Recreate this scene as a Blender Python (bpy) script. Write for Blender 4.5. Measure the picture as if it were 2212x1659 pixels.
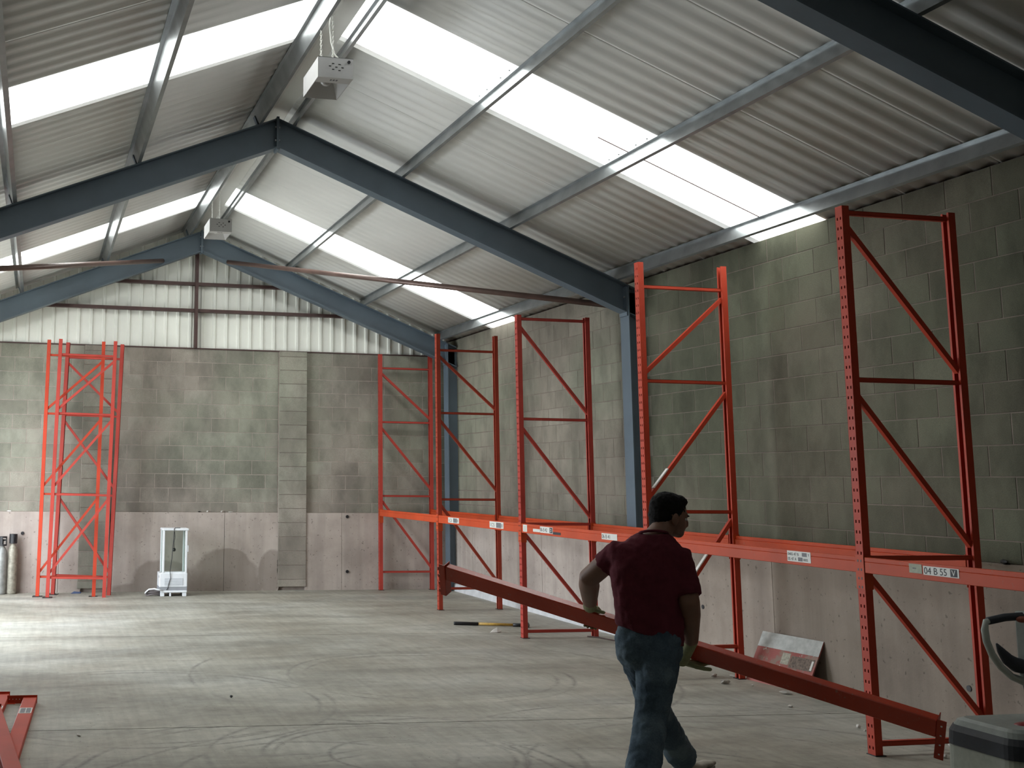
import bpy, math, random
from mathutils import Vector, Matrix
random.seed(7)
scene = bpy.context.scene
for o in list(bpy.data.objects):
    bpy.data.objects.remove(o, do_unlink=True)
COL = scene.collection

# ------------------------------------------------------------------ camera
W_IMG, H_IMG = 2212.0, 1659.0
F_PX, PPX, PPY = 2427.97, 586.35, 689.57
PITCH, YAW, ROLL, CAM_H = 0.140505, 0.201458, 0.010533, 1.78117
cy, sy = math.cos(YAW), math.sin(YAW)
cp, sp = math.cos(PITCH), math.sin(PITCH)
cr, sr = math.cos(ROLL), math.sin(ROLL)
r_ = Vector((cy, -sy, 0)); fw = Vector((sy*cp, cy*cp, sp)); up_ = r_.cross(fw)
R2 = cr*r_ + sr*up_; U2 = -sr*r_ + cr*up_
cam_d = bpy.data.cameras.new('camera')
cam_d.sensor_fit = 'HORIZONTAL'; cam_d.sensor_width = 36.0
cam_d.lens = F_PX/W_IMG*36.0
cam_d.shift_x = (W_IMG/2-PPX)/W_IMG
cam_d.shift_y = (PPY-H_IMG/2)/W_IMG
cam_d.clip_start = 0.05; cam_d.clip_end = 200
cam = bpy.data.objects.new('camera', cam_d); COL.objects.link(cam)
cam.matrix_world = Matrix(((R2.x, U2.x, -fw.x, 0), (R2.y, U2.y, -fw.y, 0), (R2.z, U2.z, -fw.z, CAM_H), (0, 0, 0, 1)))
scene.camera = cam

# ------------------------------------------------------------------ world, lights, exposure
world = bpy.data.worlds.new('overcast_sky'); scene.world = world
world.use_nodes = True
bg = world.node_tree.nodes['Background']
bg.inputs[0].default_value = (0.86, 0.93, 1.0, 1); bg.inputs[1].default_value = 11.5
SKYLIGHT_STRENGTH = 5.0
DOOR = (12.0, 17.2, 0.0, 3.5)      # y0, y1, z0, z1 of the open doorway in the left wall
pd = bpy.data.lights.new('doorway_daylight', 'AREA'); pd.shape = 'RECTANGLE'
pd.size = DOOR[1]-DOOR[0]; pd.size_y = DOOR[3]-DOOR[2]; pd.energy = 1.0
pd.cycles.is_portal = True
po = bpy.data.objects.new('doorway_daylight', pd); COL.objects.link(po)
po.matrix_world = Matrix.Translation((-1.93, (DOOR[0]+DOOR[1])/2, (DOOR[2]+DOOR[3])/2)) @ Matrix(((0, 0, -1, 0), (1, 0, 0, 0), (0, -1, 0, 0), (0, 0, 0, 1)))
vs = scene.view_settings
vs.view_transform = 'Standard'; vs.look = 'None'; vs.gamma = 1.0; vs.use_curve_mapping = False
vs.exposure = 0.0
scene.cycles.use_denoising = True
scene.cycles.use_adaptive_sampling = True; scene.cycles.adaptive_threshold = .12; scene.cycles.adaptive_min_samples = 16
scene.cycles.max_bounces = 6; scene.cycles.diffuse_bounces = 5; scene.cycles.transparent_max_bounces = 8
scene.cycles.sample_clamp_indirect = 6.0
scene.cycles.caustics_reflective = False; scene.cycles.caustics_refractive = False

# ------------------------------------------------------------------ helpers
def tag(o, label=None, cat=None, group=None, kind=None):
    if label: o['label'] = label
    if cat: o['category'] = cat
    if group: o['group'] = group
    if kind: o['kind'] = kind
    return o

def empty(name, loc=(0, 0, 0), rot=(0, 0, 0), label=None, cat=None, group=None):
    o = bpy.data.objects.new(name, None); COL.objects.link(o)
    o.empty_display_size = 0.1
    o.location = loc; o.rotation_euler = rot
    return tag(o, label, cat, group)

class MB:
    def __init__(s): s.v = []; s.f = []; s.m = []; s.mi = 0
    def add(s, vs_, fs):
        n = len(s.v); s.v += [tuple(p) for p in vs_]
        s.f += [tuple(i+n for i in f) for f in fs]; s.m += [s.mi]*len(fs); return s
    def box(s, x0, x1, y0, y1, z0, z1):
        return s.add([(x0,y0,z0),(x1,y0,z0),(x1,y1,z0),(x0,y1,z0),(x0,y0,z1),(x1,y0,z1),(x1,y1,z1),(x0,y1,z1)],
                     [(0,3,2,1),(4,5,6,7),(0,1,5,4),(1,2,6,5),(2,3,7,6),(3,0,4,7)])
    def bar(s, p0, p1, w, h, up=(0, 0, 1)):
        p0 = Vector(p0); p1 = Vector(p1); d = (p1-p0).normalized()
        a = d.cross(Vector(up)).normalized(); b = a.cross(d).normalized()
        q = []
        for p in (p0, p1):
            for sa, sb in ((-1,-1),(1,-1),(1,1),(-1,1)): q.append(p + a*(w/2*sa) + b*(h/2*sb))
        return s.add(q, [(0,1,2,3),(7,6,5,4),(0,4,5,1),(1,5,6,2),(2,6,7,3),(3,7,4,0)])
    def prism(s, pts, vec):
        n = len(pts); vec = Vector(vec)
        q = [Vector(p) for p in pts] + [Vector(p)+vec for p in pts]
        return s.add(q, [tuple(range(n))[::-1], tuple(range(n, 2*n))] + [(i, (i+1) % n, (i+1) % n+n, i+n) for i in range(n)])
    def tube(s, pts, rad, n=10, cap=True, flat=1.0, up=None):
        pts = [Vector(p) for p in pts]
        if not isinstance(rad, (list, tuple)): rad = [rad]*len(pts)
        rings = []; prev = None
        for i, p in enumerate(pts):
            d = (pts[min(i+1, len(pts)-1)] - pts[max(i-1, 0)]).normalized()
            if prev is None:
                a = d.cross(Vector(up) if up else (Vector((0, 0, 1)) if abs(d.z) < .9 else Vector((1, 0, 0)))).normalized()
            else:
                a = (prev - d*prev.dot(d)).normalized()
            prev = a; b = d.cross(a)
            rr = rad[i]; ra, rb = (rr if isinstance(rr, (tuple, list)) else (rr, rr*flat))
            rings.append([p + a*(ra*math.cos(2*math.pi*k/n)) + b*(rb*math.sin(2*math.pi*k/n)) for k in range(n)])
        q = [p for r in rings for p in r]; f = []
        for i in range(len(rings)-1):
            for k in range(n):
                f.append((i*n+k, i*n+(k+1) % n, (i+1)*n+(k+1) % n, (i+1)*n+k))
        if cap:
            f.append(tuple(range(n))[::-1]); f.append(tuple((len(rings)-1)*n+k for k in range(n)))
        return s.add(q, f)
    def lathe(s, prof, n=20, c=(0, 0, 0)):
        c = Vector(c); q = []; f = []
        for r, z in prof:
            for k in range(n): q.append(c + Vector((r*math.cos(2*math.pi*k/n), r*math.sin(2*math.pi*k/n), z)))
        for i in range(len(prof)-1):
            for k in range(n): f.append((i*n+k, i*n+(k+1) % n, (i+1)*n+(k+1) % n, (i+1)*n+k))
        f.append(tuple(range(n))[::-1]); f.append(tuple((len(prof)-1)*n+k for k in range(n)))
        return s.add(q, f)
    def ell(s, c, rx, ry, rz, nu=16, nv=10, M=None):
        c = Vector(c); q = []; f = []
        for i in range(nv+1):
            th = math.pi*i/nv
            for k in range(nu):
                ph = 2*math.pi*k/nu
                p = Vector((rx*math.sin(th)*math.cos(ph), ry*math.sin(th)*math.sin(ph), -rz*math.cos(th)))
                if M is not None: p = M @ p
                q.append(c+p)
        for i in range(nv):
            for k in range(nu): f.append((i*nu+k, i*nu+(k+1) % nu, (i+1)*nu+(k+1) % nu, (i+1)*nu+k))
        return s.add(q, f)
    def mesh(s, name, mats, smooth=False):
        me = bpy.data.meshes.new(name); me.from_pydata(s.v, [], s.f); me.validate()
        for m in (mats if isinstance(mats, (list, tuple)) else [mats]): me.materials.append(m)
        if any(s.m) and len(me.polygons) == len(s.m): me.polygons.foreach_set('material_index', s.m)
        if smooth: me.polygons.foreach_set('use_smooth', [True]*len(me.polygons))
        me.update(); return me
    def build(s, name, mats, parent=None, smooth=False, loc=None, rot=None):
        return link(name, s.mesh(name, mats, smooth), parent, loc, rot)

def link(name, me, parent=None, loc=None, rot=None):
    o = bpy.data.objects.new(name, me); COL.objects.link(o)
    if parent: o.parent = parent
    if loc: o.location = loc
    if rot: o.rotation_euler = rot
    return o

def bevel(o, w=.003, seg=1):
    m = o.modifiers.new('bevel', 'BEVEL'); m.width = w; m.segments = seg; m.limit_method = 'ANGLE'; return o
def remesh(o, vox, it=6, fac=.5):
    m = o.modifiers.new('remesh', 'REMESH'); m.mode = 'VOXEL'; m.voxel_size = vox; m.use_smooth_shade = True
    if it:
        m2 = o.modifiers.new('smooth', 'SMOOTH'); m2.factor = fac; m2.iterations = it
    return o
def folds(o, strength, size):
    t = bpy.data.textures.new('folds', 'CLOUDS'); t.noise_scale = size
    m = o.modifiers.new('folds', 'DISPLACE'); m.texture = t; m.strength = strength; m.mid_level = .5; m.texture_coords = 'LOCAL'; return o
def copy_tree(o, parent=None):
    c = o.copy(); COL.objects.link(c)
    if parent: c.parent = parent
    for ch in list(o.children): copy_tree(ch, c)
    return c

# ------------------------------------------------------------------ materials
def nodes(m):
    m.use_nodes = True; nt = m.node_tree
    return nt, nt.nodes['Principled BSDF']
def N(nt, t, **kw):
    n = nt.nodes.new(t)
    for k, v in kw.items():
        if k in n.inputs.keys(): n.inputs[k].default_value = v
        else: setattr(n, k, v)
    return n
def mixc(nt, fac, a, b, mode='MIX'):
    n = nt.nodes.new('ShaderNodeMix'); n.data_type = 'RGBA'; n.blend_type = mode
    for i, v in ((0, fac), (6, a), (7, b)):
        if isinstance(v, (int, float)): n.inputs[i].default_value = v
        elif isinstance(v, tuple): n.inputs[i].default_value = v if len(v) == 4 else v+(1,)
        else: nt.links.new(v, n.inputs[i])
    return n.outputs[2]
def math_(nt, op, a, b=None, c=None):
    n = nt.nodes.new('ShaderNodeMath'); n.operation = op
    for i, v in enumerate((a, b, c)):
        if v is None: continue
        if isinstance(v, (int, float)): n.inputs[i].default_value = v
        else: nt.links.new(v, n.inputs[i])
    return n.outputs[0]
def ramp(nt, fac, stops):
    n = nt.nodes.new('ShaderNodeValToRGB'); cr_ = n.color_ramp
    cr_.elements[0].position = stops[0][0]; cr_.elements[0].color = stops[0][1]+(1,) if len(stops[0][1]) == 3 else stops[0][1]
    cr_.elements[1].position = stops[-1][0]; cr_.elements[1].color = stops[-1][1]+(1,) if len(stops[-1][1]) == 3 else stops[-1][1]
    for p, c in stops[1:-1]:
        e = cr_.elements.new(p); e.color = c+(1,)
    nt.links.new(fac, n.inputs[0]); return n.outputs[0]
def g3(v): return (v, v, v)
def noise(nt, vec, scale, detail=4, rough=.55, dist=0.):
    n = N(nt, 'ShaderNodeTexNoise'); n.inputs['Scale'].default_value = scale; n.inputs['Detail'].default_value = detail
    n.inputs['Roughness'].default_value = rough; n.inputs['Distortion'].default_value = dist
    nt.links.new(vec, n.inputs['Vector']); return n.outputs['Fac']
def wpos(nt): return nt.nodes.new('ShaderNodeNewGeometry').outputs['Position']
def mapped(nt, vec, scale=(1, 1, 1), loc=(0, 0, 0), rot=(0, 0, 0)):
    n = nt.nodes.new('ShaderNodeMapping'); n.inputs['Scale'].default_value = scale; n.inputs['Location'].default_value = loc; n.inputs['Rotation'].default_value = rot
    nt.links.new(vec, n.inputs['Vector']); return n.outputs[0]
def bump(nt, bsdf, h, strength=.3, dist=.01):
    b = nt.nodes.new('ShaderNodeBump'); b.inputs['Strength'].default_value = strength; b.inputs['Distance'].default_value = dist
    nt.links.new(h, b.inputs['Height']); nt.links.new(b.outputs[0], bsdf.inputs['Normal'])
def sset(bsdf, **kw):
    for k, v in kw.items(): bsdf.inputs[k].default_value = v

def simple(name, col, rough=.6, metal=0., var=.12, scale=6., bumps=0., bscale=40., spec=.5):
    m = bpy.data.materials.new(name); nt, b = nodes(m)
    p = wpos(nt)
    n1 = noise(nt, p, scale, 5)
    lo = tuple(c*(1-var) for c in col); hi = tuple(min(1, c*(1+var)) for c in col)
    c = ramp(nt, n1, [(.3, lo), (.7, hi)])
    nt.links.new(c, b.inputs['Base Color'])
    sset(b, Roughness=rough, Metallic=metal); b.inputs['Specular IOR Level'].default_value = spec
    if bumps: bump(nt, b, noise(nt, p, bscale, 4), bumps, .006)
    return m

def paint(name, col, worn=(.30, .16, .11), rough=.42, amount=.60):
    m = bpy.data.materials.new(name); nt, b = nodes(m); p = wpos(nt)
    base = ramp(nt, noise(nt, p, 3.0, 5), [(.3, tuple(c*.86 for c in col)), (.7, tuple(c*1.1 for c in col))])
    scr = ramp(nt, noise(nt, mapped(nt, p, (30, 30, 12)), 1.6, 8, .72), [(amount, g3(0.)), (amount+.08, g3(1.))])
    c = mixc(nt, math_(nt, 'MULTIPLY', scr, .55), base, worn)
    nt.links.new(c, b.inputs['Base Color']); sset(b, Roughness=rough+.12); b.inputs['Specular IOR Level'].default_value = .28
    bump(nt, b, noise(nt, p, 60, 3), .06, .003)
    return m

ORANGE = paint('orange_rack_paint', (.47, .050, .021))
ORANGE2 = paint('red_orange_rack_paint', (.41, .050, .036))
BROWNRED = paint('oxide_red_rack_paint', (.36, .050, .026))
BEAMP = paint('orange_beam_paint', (.50, .064, .018), rough=.42)
STEELBLUE = simple('slate_blue_steel_paint', (.112, .150, .186), .5, 0, .12, 2, .05)
GALV = simple('galvanised_steel', (.335, .355, .362), .36, .72, .18, 4, .04)
OXIDE = simple('oxide_brown_steel', (.072, .038, .034), .55, .1, .2, 6)
PIPE = simple('rusty_brown_pipe', (.15, .095, .08), .38, .3, .2, 4)
DARK = simple('black_plastic', (.012, .012, .014), .5)
BLACKMETAL = simple('dark_iron', (.03, .03, .032), .5, .5)
WHITEP = simple('white_enamel', (.72, .74, .76), .35, 0, .05)
PLATE = simple('zinc_bolt', (.45, .45, .46), .4, .9)
STICK = simple('white_sticker', (.66, .66, .62), .5, 0, .05)
STICKG = simple('greenish_sticker', (.36, .38, .29), .6, 0, .15, 40)
INK = simple('black_ink', (.02, .02, .025), .6)
INKG = simple('grey_ink', (.16, .16, .17), .6, 0, .4, 120)
PAPER = simple('white_scrap', (.72, .70, .66), .8)
RUBBLE = simple('pale_rubble', (.42, .40, .36), .9, 0, .2, 20, .3)

def block_material(name='concrete_block', k=(1, 1, 1)):
    m = bpy.data.materials.new(name); nt, b = nodes(m); p = wpos(nt)
    oi = nt.nodes.new('ShaderNodeObjectInfo')
    base = ramp(nt, oi.outputs['Random'], [(0., (.265, .248, .220)), (.35, (.292, .274, .244)), (.65, (.312, .294, .262)), (1., (.332, .315, .284))])
    stain = ramp(nt, noise(nt, mapped(nt, p, (1, 1, .7)), 1.1, 5, .6), [(.36, g3(.74)), (.60, g3(1.10))])
    c = mixc(nt, 1., base, stain, 'MULTIPLY')
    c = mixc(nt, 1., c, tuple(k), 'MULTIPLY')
    tint = ramp(nt, noise(nt, mapped(nt, p, (1, 1, 1), (7, 3, 1)), .55, 3), [(.40, (.94, 1.0, .90)), (.60, (1.04, .99, .95))])
    c = mixc(nt, 1., c, tint, 'MULTIPLY')
    sm = ramp(nt, noise(nt, mapped(nt, p, (1, 1, .55), (3, 9, 2)), 3.2, 4, .6), [(.36, g3(.74)), (.55, g3(1.03))])
    c = mixc(nt, .8, c, sm, 'MULTIPLY')
    speck = ramp(nt, noise(nt, p, 160, 2), [(.35, g3(.82)), (.65, g3(1.1))])
    c = mixc(nt, 1., c, speck, 'MULTIPLY')
    nt.links.new(c, b.inputs['Base Color']); sset(b, Roughness=.93); b.inputs['Specular IOR Level'].default_value = .2
    bump(nt, b, noise(nt, p, 190, 3), .35, .004)
    return m
BLOCK = block_material()
BLOCKR2 = block_material('far_shade_grey_concrete_block', (.78, .78, .74))  # right wall's far bay: milder shade put into the block colour
BLOCKR = block_material('near_shade_olive_concrete_block', (.45, .465, .405))  # right wall's near bays: light falling off towards the viewer, painted into the blocks
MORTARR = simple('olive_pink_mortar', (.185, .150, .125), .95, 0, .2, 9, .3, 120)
MORTAR = simple('grey_pink_mortar', (.36, .305, .265), .95, 0, .2, 9, .3, 120)

def concrete_wall_material(name='cast_concrete_wall', k=(1, 1, 1)):
    m = bpy.data.materials.new(name); nt, b = nodes(m); p = wpos(nt)
    c = ramp(nt, noise(nt, p, 1.3, 6, .6), [(.32, (.33, .280, .248)), (.5, (.42, .362, .322)), (.7, (.49, .430, .388))])
    streak = ramp(nt, noise(nt, mapped(nt, p, (5, 5, .35)), 1.2, 4), [(.40, g3(.80)), (.60, g3(1.06))])
    c = mixc(nt, .55, c, streak, 'MULTIPLY')
    pits = ramp(nt, noise(nt, p, 26, 2, .5), [(.27, g3(.45)), (.33, g3(1.))])
    c = mixc(nt, .75, c, pits, 'MULTIPLY')
    # damp patches with ragged outlines low on the back wall
    sep = nt.nodes.new('ShaderNodeSeparateXYZ'); nt.links.new(p, sep.inputs[0])
    wob = math_(nt, 'MULTIPLY', math_(nt, 'SUBTRACT', noise(nt, p, 2.2, 4), .5), 1.5)
    damp = None
    for cx, cz, rx, rz in ((2.95, .24, .62, .40), (2.0, .14, .55, .36), (3.72, .30, .22, .40), (2.4, .05, 1.3, .14), (3.05, .50, .32, .16)):
        dx = math_(nt, 'DIVIDE', math_(nt, 'SUBTRACT', sep.outputs[0], cx), rx)
        dz = math_(nt, 'DIVIDE', math_(nt, 'SUBTRACT', sep.outputs[2], cz), rz)
        d2 = math_(nt, 'ADD', math_(nt, 'MULTIPLY', dx, dx), math_(nt, 'MULTIPLY', dz, dz))
        e = math_(nt, 'SUBTRACT', 1.0, math_(nt, 'ADD', d2, wob))
        damp = e if damp is None else math_(nt, 'MAXIMUM', damp, e)
    damp = math_(nt, 'MULTIPLY', ramp(nt, damp, [(0., g3(0.)), (.24, g3(1.))]), math_(nt, 'GREATER_THAN', sep.outputs[1], 17.5))
    c = mixc(nt, math_(nt, 'MULTIPLY', damp, .50), c, (.150, .120, .098))
    c = mixc(nt, 1., c, tuple(k), 'MULTIPLY')
    nt.links.new(c, b.inputs['Base Color']); sset(b, Roughness=.88); b.inputs['Specular IOR Level'].default_value = .25
    bump(nt, b, noise(nt, p, 60, 5), .22, .006)
    return m
CONC = concrete_wall_material()
CONCR2 = concrete_wall_material('mid_shade_cast_concrete_wall', (.80, .78, .735))  # in-between tone, eases the painted light falloff along the right wall
CONCR = concrete_wall_material('near_shade_cast_concrete_wall', (.66, .64, .59))  # darkest tone, dim light at the wall's near end put into the concrete
KERB = simple('door_lit_kerb_concrete', (.55, .55, .56), .85, 0, .12, 8, .15)  # colour lightened to carry the doorway light along the wall base

def floor_material():
    m = bpy.data.materials.new('worn_concrete_floor'); nt, b = nodes(m); p = wpos(nt)
    c = ramp(nt, noise(nt, p, .55, 6, .6), [(.34, (.275, .255, .208)), (.52, (.365, .352, .300)), (.70, (.450, .445, .400))])
    fine = ramp(nt, noise(nt, p, 9, 8, .7), [(.3, g3(.80)), (.7, g3(1.13))])
    c = mixc(nt, .9, c, fine, 'MULTIPLY')
    brush = ramp(nt, noise(nt, mapped(nt, p, (9, .5, 1), rot=(0, 0, .35)), 2.0, 5), [(.36, g3(.86)), (.62, g3(1.05))])
    c = mixc(nt, .7, c, brush, 'MULTIPLY')
    wash = ramp(nt, noise(nt, mapped(nt, p, (.35, 1.1, 1), (2, 5, 0), (0, 0, -.25)), 1.1, 5, .6, .6), [(.38, g3(.72)), (.62, g3(1.16))])
    c = mixc(nt, .9, c, wash, 'MULTIPLY')
    # tyre scuff arcs
    sep = nt.nodes.new('ShaderNodeSeparateXYZ'); nt.links.new(p, sep.inputs[0])
    msk = ramp(nt, noise(nt, p, 1.1, 3), [(.42, g3(0.)), (.60, g3(1.))])
    msk2 = ramp(nt, noise(nt, p, 22, 3), [(.32, g3(.3)), (.62, g3(1.))])
    tot = None
    for cx, cy_, radii in ((2.35, 7.35, (.42, .78, .86, 1.22)), (1.75, 6.9, (.9, 1.5, 1.62)), (.9, 9.3, (1.4, 1.52)), (3.6, 10.2, (1.15, 1.3, 2.2)), (2.9, 5.2, (2.3, 2.42, 3.2)), (4.6, 6.4, (1.6, 2.3))):
        dx = math_(nt, 'SUBTRACT', sep.outputs[0], cx); dy = math_(nt, 'SUBTRACT', sep.outputs[1], cy_)
        d = math_(nt, 'SQRT', math_(nt, 'ADD', math_(nt, 'MULTIPLY', dx, dx), math_(nt, 'MULTIPLY', dy, dy)))
        for r in radii:
            e = math_(nt, 'SUBTRACT', 1., math_(nt, 'DIVIDE', math_(nt, 'ABSOLUTE', math_(nt, 'SUBTRACT', d, r)), .03))
            e = math_(nt, 'MAXIMUM', e, 0.)
            tot = e if tot is None else math_(nt, 'MAXIMUM', tot, e)
    arcs = math_(nt, 'MULTIPLY', math_(nt, 'MULTIPLY', tot, msk), msk2)
    c = mixc(nt, math_(nt, 'MULTIPLY', arcs, .75), c, (.075, .068, .062))
    scuff = ramp(nt, noise(nt, mapped(nt, p, (1, 7, 1), rot=(0, 0, .5)), 1.3, 6, .7), [(.58, g3(0.)), (.68, g3(1.))])
    c = mixc(nt, math_(nt, 'MULTIPLY', scuff, .42), c, (.11, .10, .09))
    dots = ramp(nt, noise(nt, p, 42, 1, .4), [(.235, g3(1.)), (.26, g3(0.))])
    c = mixc(nt, math_(nt, 'MULTIPLY', dots, .7), c, (.06, .055, .05))
    nt.links.new(c, b.inputs['Base Color'])
    rr = ramp(nt, noise(nt, p, 1.6, 5), [(.3, g3(.46)), (.7, g3(.68))])
    nt.links.new(rr, b.inputs['Roughness']); b.inputs['Specular IOR Level'].default_value = .45
    bump(nt, b, noise(nt, p, 30, 6), .10, .004)
    return m
FLOOR = floor_material()
JOINT = simple('joint_dirt', (.05, .045, .04), .95)
ROOFM = simple('off_white_roof_lining', (.77, .77, .745), .45, 0, .04, 1.5)
CLAD = simple('pale_cladding_lining', (.84, .85, .78), .45, 0, .07, 1.2)
def sky_mat():
    m = bpy.data.materials.new('translucent_rooflight'); nt, b = nodes(m)
    sset(b, Roughness=.5); b.inputs['Base Color'].default_value = (.9, .93, .92, 1)
    p = wpos(nt)
    e = ramp(nt, noise(nt, p, .9, 3), [(.3, (.93, .98, .96)), (.7, (1., 1., .97))])
    nt.links.new(e, b.inputs['Emission Color']); b.inputs['Emission Strength'].default_value = SKYLIGHT_STRENGTH
    return m
SKYL = sky_mat()
SKYFILL = SKYL.copy(); SKYFILL.name = 'added_fill_rooflight'; SKYFILL.node_tree.nodes['Principled BSDF'].inputs['Emission Strength'].default_value = .75  # weak glow of an added rooflight, fill light for the near bay
LAPM = SKYL.copy(); LAPM.name = 'double_layer_rooflight_lap'; LAPM.node_tree.nodes['Principled BSDF'].inputs['Emission Strength'].default_value = .42

# ------------------------------------------------------------------ room dimensions
XA, ZA, P = 2.4532, 5.7312, .4044            # ridge line, top of rafters, slope
XW, XL = 6.80, -1.85                          # block faces of right / left wall
YB, YF = 18.12, -5.0
ZG = 3.8606
ZLED = 1.228
SHEET_DZ = .165
def zr(x, dz=0.): return ZA + dz - P*abs(x-XA)

# ------------------------------------------------------------------ floor
fl = MB().box(-9, 9, -6, 19, -.30, -.018).build('floor', JOINT); tag(fl, kind='structure')
jy = [-6.2, -1.08, 3.67, 8.42, 13.14, 17.93, 19.2]
for a, b_ in zip(jy[:-1], jy[1:]):
    x0, x1 = -9, 9; g = .006
    ya0, ya1 = a+g-.055*(x0-.0)*(a > -6), a+g-.055*x1*(a > -6)
    yb0, yb1 = b_-g-.055*x0*(b_ < 17), b_-g-.055*x1*(b_ < 17)
    if b_ > 17 and b_ < 18: yb0 = yb1 = 17.95
    if a > 17: ya0 = ya1 = 17.962
    MB().prism([(x0, ya0, -.06), (x1, ya1, -.06), (x1, yb1, -.06), (x0, yb0, -.06)], (0, 0, .06)).build('slab', FLOOR, fl)

# ------------------------------------------------------------------ block walls
_bm = {}
def block_mesh(w, h, mat=None):
    mat = mat or BLOCK
    k = (round(w, 3), round(h, 3), mat.name)
    if k not in _bm:
        c = .003; m = MB()
        # front face at y=0 (towards -y), body behind; chamfered front edges
        x, z = w/2, h/2
        v = [(-x+c, 0, -z+c), (x-c, 0, -z+c), (x-c, 0, z-c), (-x+c, 0, z-c),
             (-x, .0025, -z), (x, .0025, -z), (x, .0025, z), (-x, .0025, z),
             (-x, .05, -z), (x, .05, -z), (x, .05, z), (-x, .05, z)]
        m.add(v, [(0,1,2,3),(4,5,1,0),(5,6,2,1),(6,7,3,2),(7,4,0,3),(8,9,5,4),(9,10,6,5),(10,11,7,6),(11,8,4,7)])
        _bm[k] = m.mesh('block', mat)
    return _bm[k]

# back wall: x runs along the wall, face towards -Y
wb = MB().box(XL-.2, XW+.2, YB+.0025, YB+.2, 0, ZG-.004).build('wall_back', MORTAR); tag(wb, kind='structure')
PIL = [(.66, 1.13), (3.835, 4.295)]
HB, LB = .225, .45
z_edges = [ZLED] + [ZG-HB*k for k in range(11, -1, -1)]
def lay_back(k, x_lo, x_hi, z0, z1, parent):
    off = 1.824 + (.225 if (len(z_edges)-2-k) % 2 == 0 else 0.)
    n0 = math.floor((x_lo-off)/LB); x = off+n0*LB
    while x < x_hi:
        a, b2 = max(x, x_lo), min(x+LB, x_hi)
        if b2-a > .05:
            w, h = b2-a-.008, z1-z0-.008
            link('block', block_mesh(w, h), parent, ((a+b2)/2, YB+random.uniform(-.0015, .001), (z0+z1)/2))
        x += LB
for k in range(len(z_edges)-1):
    for lo, hi in ((XL, PIL[0][0]), (PIL[0][1], PIL[1][0]), (PIL[1][1], XW)):
        lay_back(k, lo, hi, z_edges[k], z_edges[k+1], wb)
for i, (a, b2) in enumerate(PIL):
    pil = MB().box(a+.008, b2-.008, YB-.074, YB+.05, 0.1, ZG-.004).build('pilaster', MORTAR, wb)
    zz = [.055, .17] + [.17+HB*j for j in range(1, 17)]
    zz = [z for z in zz if z < ZG-.08] + [ZG]
    for z0, z1 in zip(zz[:-1], zz[1:]):
        link('block', block_mesh(b2-a, z1-z0-.009), pil, ((a+b2)/2, YB-.085+random.uniform(-.003, .003), (z0+z1)/2))
# cast concrete upstand of the back wall, in bays with ragged edges at the pilasters
def ragged(x, z0, z1, amp, seed):
    rnd = random.Random(seed); n = 34; out = []; drift = 0
    for i in range(n+1):
        drift = drift*.75 + rnd.uniform(-amp, amp)
        out.append((x+drift, z0+(z1-z0)*i/n))
    return out
def upstand(xa_, xb_, ragl=None, ragr=None, seed=1):
    left = ragged(xa_, 0, ZLED, ragl, seed)[::-1] if ragl else [(xa_, ZLED), (xa_, 0)]
    right = ragged(xb_, 0, ZLED, ragr, seed+9) if ragr else [(xb_, 0), (xb_, ZLED)]
    pts = [(x, YB-.06, z) for x, z in right+left]
    return MB().prism(pts, (0, .075, 0)).build('concrete_panel', CONC, wb)
upstand(XL, .358); upstand(.364, .70, None, .026, 3); upstand(1.15, 2.953, .004, None, 5)
upstand(2.959, 3.838, None, .017, 8); upstand(4.285, 4.895, .004, None, 12); upstand(4.901, XW)
for hx, hz in ((4.99, 1.17), (4.99, .29), (3.83+.42, 1.2), (3.83+.41, .27), (-.2, .9)):
    MB().lathe([(.026, 0), (.026, .012)], 12).build('tie_hole', DARK, wb, loc=(hx, YB-.063, hz), rot=(math.pi/2, 0, 0))
# gable cladding above the blocks: box-profile sheets one metre wide
RIB, SW = .20, 1.0
def clad_sheet(x0):
    prof = []   # profile (x, depth towards room)
    for k in range(5):
        b0 = x0+k*RIB
        prof += [(b0, 0), (b0+.135, 0), (b0+.150, .028), (b0+.185, .028)]
    prof.append((x0+SW, 0))
    m = MB(); v = []
    pr2 = []
    for (xa1, d1), (xa2, d2) in zip(prof[:-1], prof[1:]):
        pr2.append((xa1, d1))
        if xa1 < XA < xa2: pr2.append((XA, d1+(d2-d1)*(XA-xa1)/(xa2-xa1)))
    pr2.append(prof[-1])
    pr2 = [(x, d) for x, d in pr2 if XL-.2 <= x <= XW+.2]
    for x, d in pr2:
        v += [(x, 18.17-d, ZG+.012), (x, 18.17-d, max(ZG+.013, zr(x, SHEET_DZ+.01)))]
    f = [(2*i, 2*i+2, 2*i+3, 2*i+1) for i in range(len(pr2)-1)]
    if f:
        o = m.add(v, f).build('cladding_sheet', CLAD, wb)
        s_ = o.modifiers.new('gauge', 'SOLIDIFY'); s_.thickness = .002; s_.offset = -1
for i in range(9): clad_sheet(-2.02+i*SW)
MB().box(XL, XW, YB-.012, YB+.06, ZG-.006, ZG+.014).build('closer_angle', OXIDE, wb)

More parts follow.
